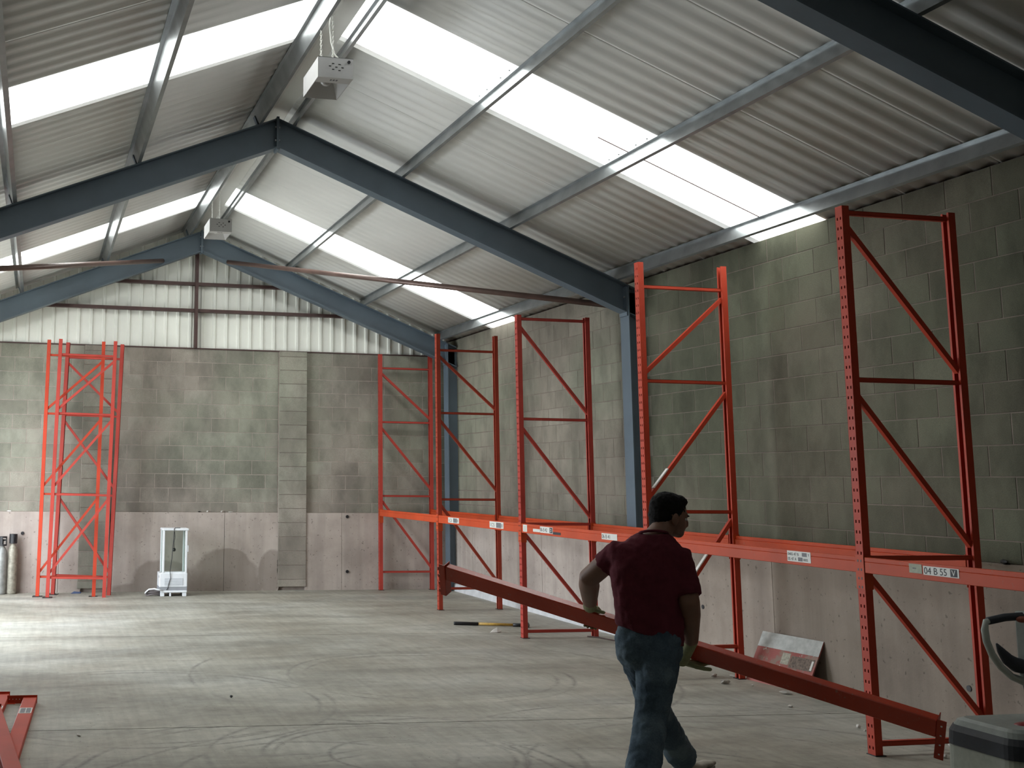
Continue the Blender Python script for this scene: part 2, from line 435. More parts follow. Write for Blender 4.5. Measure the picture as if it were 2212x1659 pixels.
# right wall: face towards -X
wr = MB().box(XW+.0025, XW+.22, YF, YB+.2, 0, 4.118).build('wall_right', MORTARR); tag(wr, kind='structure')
HR, LR = .2275, .440
zr_edges = [ZLED] + [1.39+HR*k for k in range(13)]
cand = []
for k in range(len(zr_edges)-1):
    off = 13.648 + (.22 if k % 2 == 0 else 0.)
    n0 = math.floor((3.2-off)/LR); y = off+n0*LR
    while y < YB:
        a, b2 = max(y, 3.2), min(y+LR, YB)
        if b2-a > .06: cand.append((a, b2, zr_edges[k], zr_edges[k+1]))
        y += LR
cand.sort(key=lambda t: t[0] if t[0] > 5.0 else 100-t[0])
rest = MB(); rest2 = MB()
for i, (a, b2, z0, z1) in enumerate(cand):
    if i < 300:
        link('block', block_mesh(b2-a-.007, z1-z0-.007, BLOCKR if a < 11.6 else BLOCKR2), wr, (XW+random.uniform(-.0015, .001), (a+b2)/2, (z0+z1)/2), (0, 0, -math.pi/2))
    else:
        (rest if a > 5.0 else rest2).box(XW, XW+.05, a+.0045, b2-.0045, z0+.0045, z1-.0045)
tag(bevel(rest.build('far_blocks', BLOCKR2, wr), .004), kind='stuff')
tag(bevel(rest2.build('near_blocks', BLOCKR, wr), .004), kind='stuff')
ye = [YF, 6.2, 7.22, 8.25, 9.55, 12.05, 14.5, 17.0, YB]
for a, b2 in zip(ye[:-1], ye[1:]):
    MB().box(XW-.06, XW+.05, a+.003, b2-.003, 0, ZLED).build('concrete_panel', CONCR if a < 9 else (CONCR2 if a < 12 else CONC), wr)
for hy, hz in ((8.25+.1, .42), (7.32, .31), (10.7, .52), (6.0, .6)):
    MB().lathe([(.022, 0), (.022, .01)], 12).build('tie_hole', DARK, wr, loc=(XW-.066, hy, hz), rot=(0, math.pi/2, 0))
tag(MB().prism([(XW-.06, 10.2, 0), (XW-.115, 10.2, 0), (XW-.10, 10.2, .105), (XW-.06, 10.2, .12)], (0, 7.85, 0)).build('trim_1', KERB), kind='structure')
for a, b2 in ((YF, 8.60), (9.65, 15.24), (16.28, YB+.2)):
    MB().box(XW+.05, XW+.22, a, b2, 4.10, 4.175).build('eaves_filler', OXIDE, wr)
# left wall (out of view) with the open doorway, wall behind the viewer
wl = MB(); y0, y1, _, z1 = DOOR
wl.box(XL-.2, XL, YF, y0, 0, 4.12); wl.box(XL-.2, XL, y1, YB+.2, 0, 4.12); wl.box(XL-.2, XL, y0, y1, z1, 4.12)
tag(wl.build('wall_left', BLOCK), kind='structure')
wf = MB().prism([(XL-.2, YF, 0), (XW+.2, YF, 0), (XW+.2, YF, 4.12), (XA, YF, zr(XA, SHEET_DZ)), (XL-.2, YF, 4.12)], (0, -.2, 0))
tag(wf.build('wall_front', BLOCK), kind='structure')
# bits lying on the ledges
def lump(name, loc, s, mat, label, cat, group, seed):
    rnd = random.Random(seed); m = MB(); m.ell((0, 0, 0), s[0]/2, s[1]/2, s[2]/2, 7, 4)
    m.v = [(x*rnd.uniform(.65, 1.2), y*rnd.uniform(.65, 1.2), z*rnd.uniform(.8, 1.05)) for x, y, z in m.v]
    zmin = min(v[2] for v in m.v); m.v = [(x, y, z-zmin) for x, y, z in m.v]
    return tag(m.build(name, mat, loc=loc, rot=(0, 0, rnd.uniform(0, 3))), label, cat, group)

# ------------------------------------------------------------------ roof
ce = MB().prism([(XA-.26, YF, zr(XA-.26, .245)), (XA, YF, zr(XA, .25)), (XA+.26, YF, zr(XA+.26, .245)), (XA+.26, YF, zr(XA+.26, .25)), (XA, YF, zr(XA, .257)), (XA-.26, YF, zr(XA-.26, .25))], (0, YB+.3-YF, 0)).build('ceiling', ROOFM)
tag(ce, kind='structure')
MB().prism([(2.285, YF, zr(2.285, .150)), (XA-.01, YF, zr(XA, .158)), (2.590, YF, zr(2.590, .158)), (2.590, YF, zr(2.590, .161)), (XA-.01, YF, zr(XA, .162)), (2.285, YF, zr(2.285, .154))], (0, YB+.05-YF, 0)).build('ridge_liner', ROOFM, ce)
WS = .947
def roof_sheet_mesh(side, width=WS, ribs=5):
    pr = []; pt = width/ribs
    for k in range(ribs):
        for j in range(10):
            c_ = math.cos(2*math.pi*j/10)
            pr.append(((k+j/10)*pt, .0085*(1-math.copysign(abs(c_)**.6, c_))))
    pr.append((width, 0))
    v = []
    xs = (XA+side*.11, XA+side*(XW+.34-XA))
    for y, d in pr:
        for x in xs: v.append((x, y, zr(x, SHEET_DZ+d)))
    f = [((2*i, 2*i+1, 2*i+3, 2*i+2) if side < 0 else (2*i, 2*i+2, 2*i+3, 2*i+1)) for i in range(len(pr)-1)]
    return v, f
for side in (1, -1):
    v, f = roof_sheet_mesh(side); me = MB().add(v, f).mesh('roof_sheet', ROOFM, True); me2 = MB().add(v, f).mesh('rooflight_sheet', SKYL, True)
    for k in range(-5, 11):
        sky = k in (0, 7)
        o = link('rooflight_sheet' if sky else 'roof_sheet', me2 if sky else me, ce, (0, 8.653+k*WS, 0))
        if sky: o['label'] = 'glowing white translucent rooflight sheet'
        if not sky:
            s_ = o.modifiers.new('gauge', 'SOLIDIFY'); s_.thickness = .002
    link('rooflight_sheet', MB().add(v, f).mesh('rooflight_sheet', SKYFILL, True), ce, (0, 8.653-7*WS, 0))  # added unseen sheet behind the viewer, lights the near rafters
    x1 = XA+side*(XW+.34-XA)
    for ya_, yb_ in ((YF, 8.653-7*WS), (8.653-6*WS, 8.653-5*WS)): MB().prism([(XA+side*.11, ya_, zr(XA+.11, SHEET_DZ)), (x1, ya_, zr(x1, SHEET_DZ)), (x1, ya_, zr(x1, SHEET_DZ+.02)), (XA+side*.11, ya_, zr(XA+.11, SHEET_DZ+.02))], (0, yb_-ya_, 0)).build('roof_sheet', ROOFM, ce)
    for k in (1, 8):
        x0_ = XA+side*.13
        MB().prism([(x0_, 8.653+k*WS-.005, zr(x0_, SHEET_DZ-.004)), (x1, 8.653+k*WS-.005, zr(x1, SHEET_DZ-.004)), (x1, 8.653+k*WS+.085, zr(x1, SHEET_DZ-.004)), (x0_, 8.653+k*WS+.085, zr(x0_, SHEET_DZ-.004))], (0, 0, .003)).build('rooflight_lap', LAPM, ce)
    # lap strip down each rooflight on the right-hand slope
    if side > 0:
        for k in (0,):
            MB().bar((4.9, 8.653+.50, zr(4.9, SHEET_DZ-.004)), (6.62, 8.653+.50, zr(6.62, SHEET_DZ-.004)), .012, .006).build('sheet_lap', OXIDE, ce)
        for k in (0, 7):
            for xs_ in (6.47, 5.12, 3.83):
                for dy in (.12, .31, .62, .80):
                    MB().ell((xs_+.05, 8.653+k*WS+dy, zr(xs_+.05, SHEET_DZ-.004)), .011, .011, .008, 8, 4).build('fixing_screw', GALV, ce)

# purlins: zed sections on top of the rafters, running the length of the building
th = math.atan(P)
def purlin(x_edge, side, dn, label):
    x_edge += -.022 if side > 0 else -.028
    # x_edge: x of the room-side bottom edge ; section in slope frame: s down-slope, n normal
    su = Vector((math.cos(th)*side, 0, -math.sin(th))); nn = Vector((math.sin(th)*side, 0, math.cos(th)))
    t, dpt, fl_ = .005, .150, (.026 if side > 0 else .040)
    o0 = Vector((x_edge, 0, zr(x_edge)))
    q = 1 if dn else -1
    prof = [(0, 0), (0, dpt-t), (fl_*q, dpt-t), (fl_*q, dpt), (-t*q, dpt), (-t*q, t), (-fl_*q, t), (-fl_*q, t+.014), (-(fl_+t)*q, t+.014), (-(fl_+t)*q, 0)]
    pts = [o0 + su*s_ + nn*n_ + Vector((0, 3.4, 0)) for s_, n_ in prof]
    o = MB().prism(pts, (0, 14.66, 0)).build('purlin', GALV)
    return tag(o, label, 'purlin', 'roof purlins')
for x, side, dn, lab in (
    (2.64, 1, False, 'galvanised purlin just right of the ridge'),
    (3.90, 1, False, 'galvanised purlin on the right slope, first below the ridge purlin'),
    (5.185, 1, False, 'galvanised purlin halfway down the right slope'),
    (6.50, 1, False, 'galvanised eaves purlin above the right wall'),
    (2.27, -1, True, 'galvanised purlin just left of the ridge'),
    (.945, -1, True, 'galvanised purlin on the left slope, first below the ridge purlin'),
    (-.335, -1, True, 'galvanised purlin at the far left edge of the roof')):
    purlin(x, side, dn, lab)

# ------------------------------------------------------------------ portal frames
RD, RF = .31, .165       # rafter depth (normal to slope), flange width
def i_bar(m, pts_top, normal, y, dep, fw_, t=.012):
    # I-section in plane y=const between two top points; normal points to the outer side
    a, b2 = Vector(pts_top[0]), Vector(pts_top[1]); n = Vector(normal)
    for (o0, o1, hw) in ((0, t, fw_/2), (t, dep-t, .005), (dep-t, dep, fw_/2)):
        v0, v1 = Vector((0, 0, o0/n.z)), Vector((0, 0, o1/n.z))
        q = [a-v0, b2-v0, b2-v1, a-v1]
        m.prism([(p.x, y-hw, p.z) for p in q], (0, 2*hw, 0))
    return m
def portal(y, label, show_cols=True):
    root = empty('portal_frame', (XA, y, 0), label=label, cat='steel frame', group='portal frames')
    L = lambda x: x-XA
    for side in (1, -1):
        n = Vector((math.sin(th)*side, 0, math.cos(th)))
        xe = 4.31
        m = i_bar(MB(), [(side*.0, 0, ZA), (side*xe, 0, ZA-P*xe)], n, 0, RD, RF)
        m.build('rafter', STEELBLUE, root)
        # column: flange face towards the room
        xc = 4.15*side; c = MB()
        c.box(*sorted((xc, xc+side*.012)), -.10, .10, 0, zr(XA+4.15)-.02)
        c.box(*sorted((xc+side*.012, xc+side*.24)), -.005, .005, 0, zr(XA+4.3)-.03)
        c.box(*sorted((xc+side*.24, xc+side*.252)), -.10, .10, 0, zr(XA+4.3)-.06)
        c.build('column', STEELBLUE, root)
        # haunch end plate + purlin cleats
        MB().box(*sorted((xc-side*.016, xc-side*.001)), -.085, .085, zr(XA+4.15)-.37, zr(XA+4.15)-.03).build('knee_plate', STEELBLUE, root)
        for j, bz in enumerate((.12, .28)):
            for by in (-.05, .05):
                MB().lathe([(.012, 0), (.012, .014)], 6).build('bolt', PLATE, root, loc=(xc-side*.016, by, zr(XA+4.15)-bz-.03), rot=(0, -side*math.pi/2, 0))
        edges = (.187, 1.447, 2.732, 4.047) if side > 0 else (.183, 1.508, 2.788)
        for d in edges:
            su = Vector((math.cos(th)*side, 0, -math.sin(th)))
            b0 = Vector((side*d, 0, ZA-P*d)) + su*(.012 if side > 0 else .034)
            MB().prism([b0+Vector((0, -.05, 0)), b0+Vector((0, .03, 0)), b0+n*.11+Vector((0, .03, 0)), b0+n*.11+Vector((0, -.05, 0))], su*.008).build('cleat', STEELBLUE, root)
    for yy in (-.09, .078):
        pass
    MB().box(-.014, .014, -RF/2-.004, RF/2+.004, ZA-.36, ZA+.015).build('apex_plate', STEELBLUE, root)
    for bx in (-.028, .028):
        for bz in (.10, .25):
            MB().lathe([(.011, 0), (.011, .014)], 6).build('bolt', PLATE, root, loc=(bx*.5, -.055, ZA-bz), rot=(0, math.copysign(math.pi/2, bx), 0))
    return root
portal(5.705, 'slate-blue steel portal frame nearest the viewer, crossing the top right corner')
portal(11.835, 'slate-blue steel portal frame in the middle, its apex beside the nearer lamp')
portal(17.748, 'slate-blue steel portal frame in front of the pale gable cladding')
# gable post and rails
tag(MB().box(2.405, 2.453, 17.99, 18.12, ZG, zr(2.43)-.3).build('gable_post', OXIDE), 'dark brown steel post up the middle of the gable', 'post')
tag(MB().box(XA-1.6, XA+1.6, 18.02, 18.12, 4.895, 4.945).build('gable_rail', OXIDE), 'upper dark brown rail across the gable cladding', 'rail', 'gable rails')
tag(MB().box(XA-2.65, XA+2.65, 18.02, 18.12, 4.455, 4.505).build('gable_rail', OXIDE), 'lower and longer dark brown rail across the gable cladding', 'rail', 'gable rails')
# diagonal bracing pipes in the roof
tag(MB().tube([(2.88, 17.66, 5.235), (6.55, 11.98, 3.83)], .036, 14).build('bracing_pipe', PIPE, smooth=True), 'long rusty brown bracing pipe running down to the right wall', 'pipe', 'roof bracing pipes')
tag(MB().tube([(1.82, 17.66, 5.205), (-1.55, 11.98, 3.83)], .036, 14).build('bracing_pipe', PIPE, smooth=True), 'rusty brown bracing pipe running out of view on the left', 'pipe', 'roof bracing pipes')

# ------------------------------------------------------------------ hanging lamps
LAMPW = simple('lamp_grey_white_enamel', (.50, .50, .50), .30, 0, .04)
GLASS_B = simple('frosted_lamp_glass', (.55, .55, .55), .25)
def lamp(y, label, cable):
    r = empty('hanging_lamp', (2.38, y, 5.20), label=label, cat='lamp', group='hanging lamps')
    w, l, h, t = .157, .55, .185, .004
    m = MB()
    m.box(-w, w, 0, t, 0, h); m.box(-w, w, l-t, l, 0, h); m.box(-w, -w+t, t, l-t, 0, h); m.box(w-t, w, t, l-t, 0, h); m.box(-w, w, 0, l, h-t, h)
    m.build('housing', LAMPW, r)
    m = MB(); m.box(-w+t, w-t, t, .13, .001, .005); m.build('gear_tray', LAMPW, r)
    m = MB(); m.prism([(-w+t, .13, .003), (-w+t, l-t, .003), (-w*.45, l-.16, .15), (-w*.45, .20, .15)], (.003, 0, .002))
    m.prism([(w-t, .13, .003), (w-t, l-t, .003), (w*.45, l-.16, .15), (w*.45, .20, .15)], (-.003, 0, .002))
    m.prism([(-w+t, l-t, .003), (w-t, l-t, .003), (w*.45, l-.16, .15), (-w*.45, l-.16, .15)], (0, -.003, .002))
    m.box(-w*.45, w*.45, .2, l-.16, .15, .153)
    m.build('reflector', LAMPW, r)
    MB().lathe([(.018, .15), (.020, .12), (.05, .07), (.052, .045), (.03, .022), (.01, .015)], 16, (-.02, .25, 0)).build('bulb', GLASS_B, r, smooth=True)
    for q, (hx, hz) in enumerate(((-.022, .128), (.034, .124), (-.05, .104), (.006, .098), (.062, .096), (-.022, .076), (.034, .070))):
        MB().box(hx-.010, hx+.010, -.0015, .001, hz-.004, hz+.004).build('vent_hole', DARK, r)
    MB().lathe([(.014, 0), (.014, .008)], 12).build('cable_gland', DARK, r, loc=(.118, 0, .150), rot=(math.pi/2, 0, 0))
    for i in range(3): MB().box(-.035+.026*i, -.020+.026*i, .045, .075, -.001, .002).build('tray_slot', INKG, r)
    # chains: alternating links up to the ridge
    for cx_ in (-.115, -.01):
        top = zr(2.38+cx_, .16)-5.20; z = h; c = MB(); i = 0
        while z < top:
            pts = []
            for k in range(9):
                a = 2*math.pi*k/8
                u, v_ = .007*math.cos(a), .015*math.sin(a)
                pts.append((cx_+(u if i % 2 else 0), .06+(0 if i % 2 else u), z+v_+.012))
            c.tube(pts, .0028, 5, cap=False); z += .023; i += 1
        c.build('chain', STICK, r)
    if cable:
        MB().tube([(.05, .05, h), (.005, .06, h+.05), (-.025, .06, h+.16), (-.04, .06, h+.32), (-.02, .05, h+.46), (.0, .05, h+.52)], .007, 8).build('cable', STICK, r, smooth=True)
    return r
lamp(9.0, 'boxy white high-bay lamp hanging on chains, the nearer one', True)
lamp(15.28, 'boxy white high-bay lamp hanging before the gable, the farther one', False)

# ------------------------------------------------------------------ racking
XF, DEP = 5.496, .932
YS = [6.793+2.778*i for i in range(5)]
UW, UD = .072, .056            # upright width along the aisle, depth across
HP, HWD, HH = .0705, .011, .020
def upright_mesh(height, mat, name='upright'):
    """Open channel: pierced web at x=0 facing -x, flanges run to +x with return lips. y from 0 to UW."""
    m = MB(); t = .003
    ycols = [0, .015, .015+HWD, UW-.015-HWD, UW-.015, UW]
    zs = [0]; z = .04; holes = []
    while z+HH < height-.02:
        zs += [z, z+HH]; holes.append(len(zs)-2); z += HP
    zs.append(height)
    v = [(0, y, zz) for zz in zs for y in ycols]; f = []
    nc = len(ycols)
    for i in range(len(zs)-1):
        for j in range(nc-1):
            if i in holes and j in (1, 3): continue
            f.append((i*nc+j, (i+1)*nc+j, (i+1)*nc+j+1, i*nc+j+1))
    m.add(v, f)
    m.box(0, UD, 0, t, 0, height); m.box(0, UD, UW-t, UW, 0, height)
    m.box(UD-t, UD, t, .018, 0, height); m.box(UD-t, UD, UW-.018, UW-t, 0, height)
    m.box(.004, .006, UW*.5-.006, UW*.5+.006, 0, height)
    return m.mesh(name, mat)
def frame(kind, loc, rot, label, group, mat, flip=False, peel=False, feet=True):
    r = empty('rack_frame', loc, rot, label, 'rack frame', group)
    if kind == 1:
        Hh = 3.735; hs = (.075, 1.285, 2.502, 3.69); ds = ((3.60, 2.58), (2.405, 1.363), (1.187, .20))
    else:
        Hh = 3.850; hs = (.29, 1.512, 2.722, 3.618); ds = ((3.535, 2.79), (2.63, 1.635), (1.442, .36))
    um = upright_mesh(Hh, mat)
    link('upright', um, r)
    o = link('upright', um, r, (DEP, UW, 0), (0, 0, math.pi))
    ym = UW/2; x0, x1 = UD-.004, DEP-UD+.004
    for z in hs:
        b = MB(); b.box(x0, x1, ym-.019, ym-.016, z-.016, z+.016); b.box(x0, x1, ym-.019, ym+.016, z-.016, z-.013); b.box(x0, x1, ym-.019, ym+.016, z+.013, z+.016)
        b.build('horizontal_brace', mat, r)
    for a, b2 in ds:
        if flip: a, b2 = b2, a
        MB().bar((x0-.01, ym, a), (x1+.01, ym, b2), .034, .036).build('diagonal_brace', mat, r)
    if peel:
        for (a, b2, s0, s1) in ((ds[1][1], ds[1][0], .08, .26), (ds[2][1], ds[2][0], .30, .74)):
            p0 = Vector((x0-.01, ym, a)); p1 = Vector((x1+.01, ym, b2)); d = p1-p0
            n = Vector((-d.z, 0, d.x)).normalized()
            MB().bar(p0+d*s0+n*.021, p0+d*s1+n*.021, .038, .010, n).build('peeling_tape', PAPER, r)
    if feet:
        for x, s in ((0, 1), (DEP, -1)):
            MB().box(*sorted((x-s*.006, x+s*.075)), -.008, UW+.008, 0, .006).build('foot_plate', BLACKMETAL, r)
    return r
frame(1, (XF, YS[0], 0), (0, 0, 0), 'tall orange rack frame nearest the viewer, on the right', 'rack frames along the wall', ORANGE)
frame(2, (XF, YS[1], 0), (0, 0, 0), 'orange rack frame just beyond the walking man, diagonals rising to the right', 'rack frames along the wall', ORANGE, flip=True, peel=True)
frame(1, (XF, YS[2], 0), (0, 0, 0), 'red rack frame third along the wall, standing over the sledgehammer', 'rack frames along the wall', ORANGE2)
frame(2, (XF, YS[3], 0), (0, 0, 0), 'brown-red rack frame fourth along the wall, near the dark corner column', 'rack frames along the wall', BROWNRED)
frame(2, (XF, YS[4], 0), (0, 0, 0), 'red rack frame farthest away, against the back wall', 'rack frames along the wall', ORANGE2)
# three frames stood together by the back wall
def wide_plates(r):
    for x in (.03, DEP-.03): MB().box(x-.075, x+.075, -.05, UW+.05, .0, .008).build('base_plate', BLACKMETAL, r)
f1 = frame(2, (.030, 17.455, 0), (0, math.radians(.5), math.radians(-3)), 'orange rack frame leftmost of the three bundled at the back wall', 'bundled rack frames', ORANGE, flip=True, feet=False)
f2 = frame(2, (.175, 17.30, 0), (0, math.radians(.9), math.radians(-3)), 'orange rack frame frontmost of the three bundled at the back wall', 'bundled rack frames', ORANGE2, flip=True, feet=False)
f3 = frame(2, (.255, 17.74, 0), (0, math.radians(1.5), math.radians(-12)), 'red rack frame rightmost of the three bundled, its diagonals falling rightwards', 'bundled rack frames', ORANGE2, feet=False)
for q in (f1, f2, f3): wide_plates(q)
f1.scale = (.945, 1, 1); f2.scale = (.945, 1, 1); f3.scale = (.97, 1, 1)

# beams ---------------------------------------------------------------
def beam_parts(root, L, h=.104, t=.046, mat=BEAMP, sign=1, top=0.0):
    """Box beam lying along +y from 0..L, top at z=top, outer face at x=0, body to +x*sign."""
    x0, x1 = (0, t) if sign > 0 else (-t, 0)
    m = MB(); m.box(x0, x1, .0, L, top-h, top-.030)
    m.box(*( (x0+.0, x1-.012) if sign > 0 else (x0+.012, x1) ), .0, L, top-.030, top)
    bevel(m.build('box_section', mat, root), .003)
    for y, d in ((0, 1), (L, -1)):
        c = MB()
        ya, yb = sorted((y-d*.004, y+d*.0)); 
        c.box(x0-.004*sign, x1+.016*sign, ya, yb, top-.215, top+.012) if sign > 0 else c.box(x0-.016, x1+.004, ya, yb, top-.215, top+.012)
        ya, yb = sorted((y-d*.040, y))
        fx = (-.005, -.001) if sign > 0 else (.001, .005)
        c.box(fx[0], fx[1], ya, yb, top-.215, top+.012)
        c.build('end_connector', mat, root)
        for k in range(4):
            zz = top-.20+k*.058
            gx = (-.0062, -.0048) if sign > 0 else (.0048, .0062)
            MB().box(*gx, y-d*.026-.005, y-d*.026+.005, zz-.008, zz+.008).build('connector_slot', DARK, root)
ZB = 1.293
def beam(y0, y1, x, sign, label, group):
    r = empty('rack_beam', (x, y0, ZB), label=label, cat='rack beam', group=group)
    beam_parts(r, y1-y0, sign=sign)
    return r
gf, gb = 'front rack beams', 'rear rack beams'
span = lambda i: (YS[i]+UW+.004, YS[i+1]-.004)
b_near = beam(YS[0]-2.70, YS[0]-.004, XF, 1, 'orange front rack beam running off the right edge, lettered 04 B 55', gf)
b_ab = beam(*span(0), XF, 1, 'orange front rack beam between the nearest two frames, with a two-row sticker', gf)
b_bc = beam(*span(1), XF, 1, 'orange front rack beam lettered 06 B, partly hidden by the man', gf)
b_cd = beam(*span(2), XF, 1, 'orange front rack beam with two small white stickers', gf)
b_de = beam(*span(3), XF, 1, 'plain orange front rack beam reaching the farthest frame', gf)
beam(*span(0), XF+DEP, -1, 'orange rear rack beam between the nearest two frames', gb)
beam(*span(1), XF+DEP, -1, 'orange rear rack beam behind the man', gb)
beam(*span(2), XF+DEP, -1, 'orange rear rack beam behind the two white stickers', gb)
beam(*span(3), XF+DEP, -1, 'orange rear rack beam ending at the back wall', gb)

# lettering on stickers ----------------------------------------------
def text_mesh(s, size, mat, name='lettering'):
    cu = bpy.data.curves.new('t', 'FONT'); cu.body = s; cu.size = size; cu.resolution_u = 3; cu.extrude = .0004
    to = bpy.data.objects.new('t', cu); COL.objects.link(to)
    dg = bpy.context.evaluated_depsgraph_get()
    me = bpy.data.meshes.new_from_object(to.evaluated_get(dg))
    bpy.data.objects.remove(to, do_unlink=True); bpy.data.curves.remove(cu)
    me.name = name; me.materials.clear(); me.materials.append(mat); return me
# on a front beam the face looks to -x ; reading direction runs towards -y (towards the viewer)
ROT_FACE = (math.pi/2, 0, -math.pi/2)
def sticker(root, ynear, yfar, z0, z1, mat=STICK, x=-.0012):
    """y's are world distances; returns the sticker part."""
    yb = root.location.y
    o = MB().box(x-.0008, x+.0008, ynear-yb, yfar-yb, z0-ZB, z1-ZB).build('sticker', mat, root)
    return o
def letters(st, root, s, size, yfar, z, mat=INK, x=-.0024):
    yb = root.location.y
    link('lettering', text_mesh(s, size, mat), st, (x, yfar-yb, z-ZB), ROT_FACE)
def inkbox(st, root, ynear, yfar, z0, z1, mat=INK, x=-.0022):
    yb = root.location.y
    MB().box(x-.0004, x+.0004, ynear-yb, yfar-yb, z0-ZB, z1-ZB).build('printed_panel', mat, st)
s = sticker(b_near, 6.277, 6.384, 1.226, 1.283, STICKG); inkbox(s, b_near, 6.325, 6.355, 1.252, 1.259, INKG)
s = sticker(b_near, 5.982, 6.266, 1.222, 1.277); letters(s, b_near, '04 B 55', .060, 6.260, 1.229)
inkbox(s, b_near, 5.994, 6.048, 1.227, 1.273); letters(s, b_near, 'V', .050, 6.038, 1.233, STICK, -.0030)
s = sticker(b_ab, 7.331, 7.592, 1.212, 1.289)
letters(s, b_ab, '0405 47 B', .030, 7.585, 1.256); inkbox(s, b_ab, 7.372, 7.425, 1.254, 1.281, INKG); letters(s, b_ab, 'Y', .028, 7.362, 1.257)
letters(s, b_ab, '05 47 A', .030, 7.585, 1.221); inkbox(s, b_ab, 7.420, 7.470, 1.219, 1.246, INKG); letters(s, b_ab, '0005', .026, 7.412, 1.222)
s = sticker(b_bc, 12.19, 12.30, 1.205, 1.283)
for k in range(4): inkbox(s, b_bc, 12.215, 12.275, 1.215+k*.015, 1.220+k*.015, STICKG)
sticker(b_bc, 11.85, 12.03, 1.216, 1.248)
s = sticker(b_bc, 11.53, 11.845, 1.214, 1.282); letters(s, b_bc, '06 B 42', .056, 11.838, 1.229)
inkbox(s, b_bc, 11.538, 11.605, 1.220, 1.277); letters(s, b_bc, 'D', .052, 11.592, 1.230, STICK, -.0030)
sticker(b_bc, 11.34, 11.525, 1.209, 1.236, INK)
s = sticker(b_bc, 10.13, 10.437, 1.218, 1.278); letters(s, b_bc, '06 B 41', .055, 10.430, 1.229)
s = sticker(b_cd, 14.33, 14.735, 1.209, 1.280); letters(s, b_cd, '1 C 5', .060, 14.725, 1.222); inkbox(s, b_cd, 14.40, 14.54, 1.216, 1.272, INKG); letters(s, b_cd, '8', .060, 14.39, 1.222)
s = sticker(b_cd, 12.86, 13.285, 1.207, 1.284); letters(s, b_cd, '1 C 5', .062, 13.275, 1.222); inkbox(s, b_cd, 12.93, 13.08, 1.213, 1.274, INKG); letters(s, b_cd, '8', .062, 12.92, 1.222)

# carried beam --------------------------------------------------------
CB1, CB2 = Vector((2.667, 7.18, 1.18)), Vector((4.421, 5.02, .594))
bd = (CB2-CB1); CL = bd.length; bd.normalize()
bn = Vector((bd.y, -bd.x, 0)).normalized()
if bn.y < 0: bn = -bn                    # horizontal normal pointing away from the viewer
bu = bn.cross(bd); bu = bu if bu.z > 0 else -bu
ROLLB = math.radians(24)
bn, bu = bn*math.cos(ROLLB)+bu*math.sin(ROLLB), bu*math.cos(ROLLB)-bn*math.sin(ROLLB)
cb = empty('carried_rack_beam', CB1, label='orange rack beam held at a slant by the walking man', cat='rack beam')
CH, CT = .102, .052
def on_beam(t, n, u): return bd*t + bn*n + bu*u
m = MB()
def obox(m, t0, t1, n0, n1, u0, u1):
    q = [on_beam(t, n, u) for u in (u0, u1) for (t, n) in ((t0, n0), (t1, n0), (t1, n1), (t0, n1))]
    return m.add(q, [(0,3,2,1),(4,5,6,7),(0,1,5,4),(1,2,6,5),(2,3,7,6),(3,0,4,7)])
CARRY = paint('scuffed_red_beam_paint', (.46, .050, .020), rough=.14); CARRY.node_tree.nodes['Principled BSDF'].inputs['Specular IOR Level'].default_value = .5
obox(m, 0, CL, -.022, CT-.022, -CH/2, CH/2); bevel(m.build('box_section', CARRY, cb), .004)
for t, dn in ((-.004, 1), (CL, -1)):
    lo, hi = (-.165, CH/2+.012)
    c = MB(); obox(c, t, t+.004, -.028, CT-.016, lo, hi)
    a, b2 = (t-.038, t+.002) if dn == 1 else (t+.002, t+.042)
    obox(c, a, b2, -.030, -.026, lo, hi); c.build('end_connector', BROWNRED if dn == -1 else CARRY, cb)
    for k in range(4):
        hk = MB(); uu = lo+.03+k*.055; tm = (a+b2)/2
        if dn == -1:
            obox(hk, tm-.004, tm+.004, -.0315, -.0305, uu-.004, uu+.004); hk.build('slot', PAPER, cb)
        else:
            obox(hk, a-.012, a+.002, -.030, -.024, uu-.012, uu+.010); hk.build('hook', CARRY, cb)

# beams lying on the floor, lower left --------------------------------
def floor_beam(loc, ang, L, label, z=.0, stick=()):
    r = empty('loose_rack_beam', loc, (0, 0, ang), label, 'rack beam', 'loose rack beams on the floor')
    m = MB(); m.box(0, .104, -L, 0, z, z+.046); bevel(m.build('box_section', ORANGE, r), .003)
    c = MB(); c.box(-.125, .108, -.004, .0, z, z+.062); c.box(-.125, -.060, -.030, -.0, z, z+.004) 
    c.build('end_connector', ORANGE, r)
    for k in range(4): MB().box(-.110+k*.026, -.104+k*.026, -.0055, -.0042, z+.030, z+.036).build('slot', PAPER, r)
    for (a, b2) in stick:
        st = MB().box(.006, .098, -b2, -a, z+.0462, z+.0475).build('sticker', STICK, r)
        MB().box(.014, .050, -b2+.015, -a-.015, z+.0474, z+.0479).build('printed_panel', INKG, st); MB().box(.056, .090, -b2+.015, -a-.015, z+.0474, z+.0479).build('printed_panel', INKG, st)
    return r
floor_beam((-.045, 9.42, 0), math.radians(-3.3), 2.7, 'loose orange rack beam on the floor at lower left, rightmost of the three', 0, ((.42, .62), (2.05, 2.25)))
floor_beam((-.260, 9.60, 0), math.radians(-3.3), 2.7, 'loose orange rack beam on the floor, mostly out of view at the left edge', 0, ((.50, .78),))
floor_beam((-.305, 8.75, .05), math.radians(5.5), 2.7, 'loose orange rack beam laid across the two others at lower left', .014)

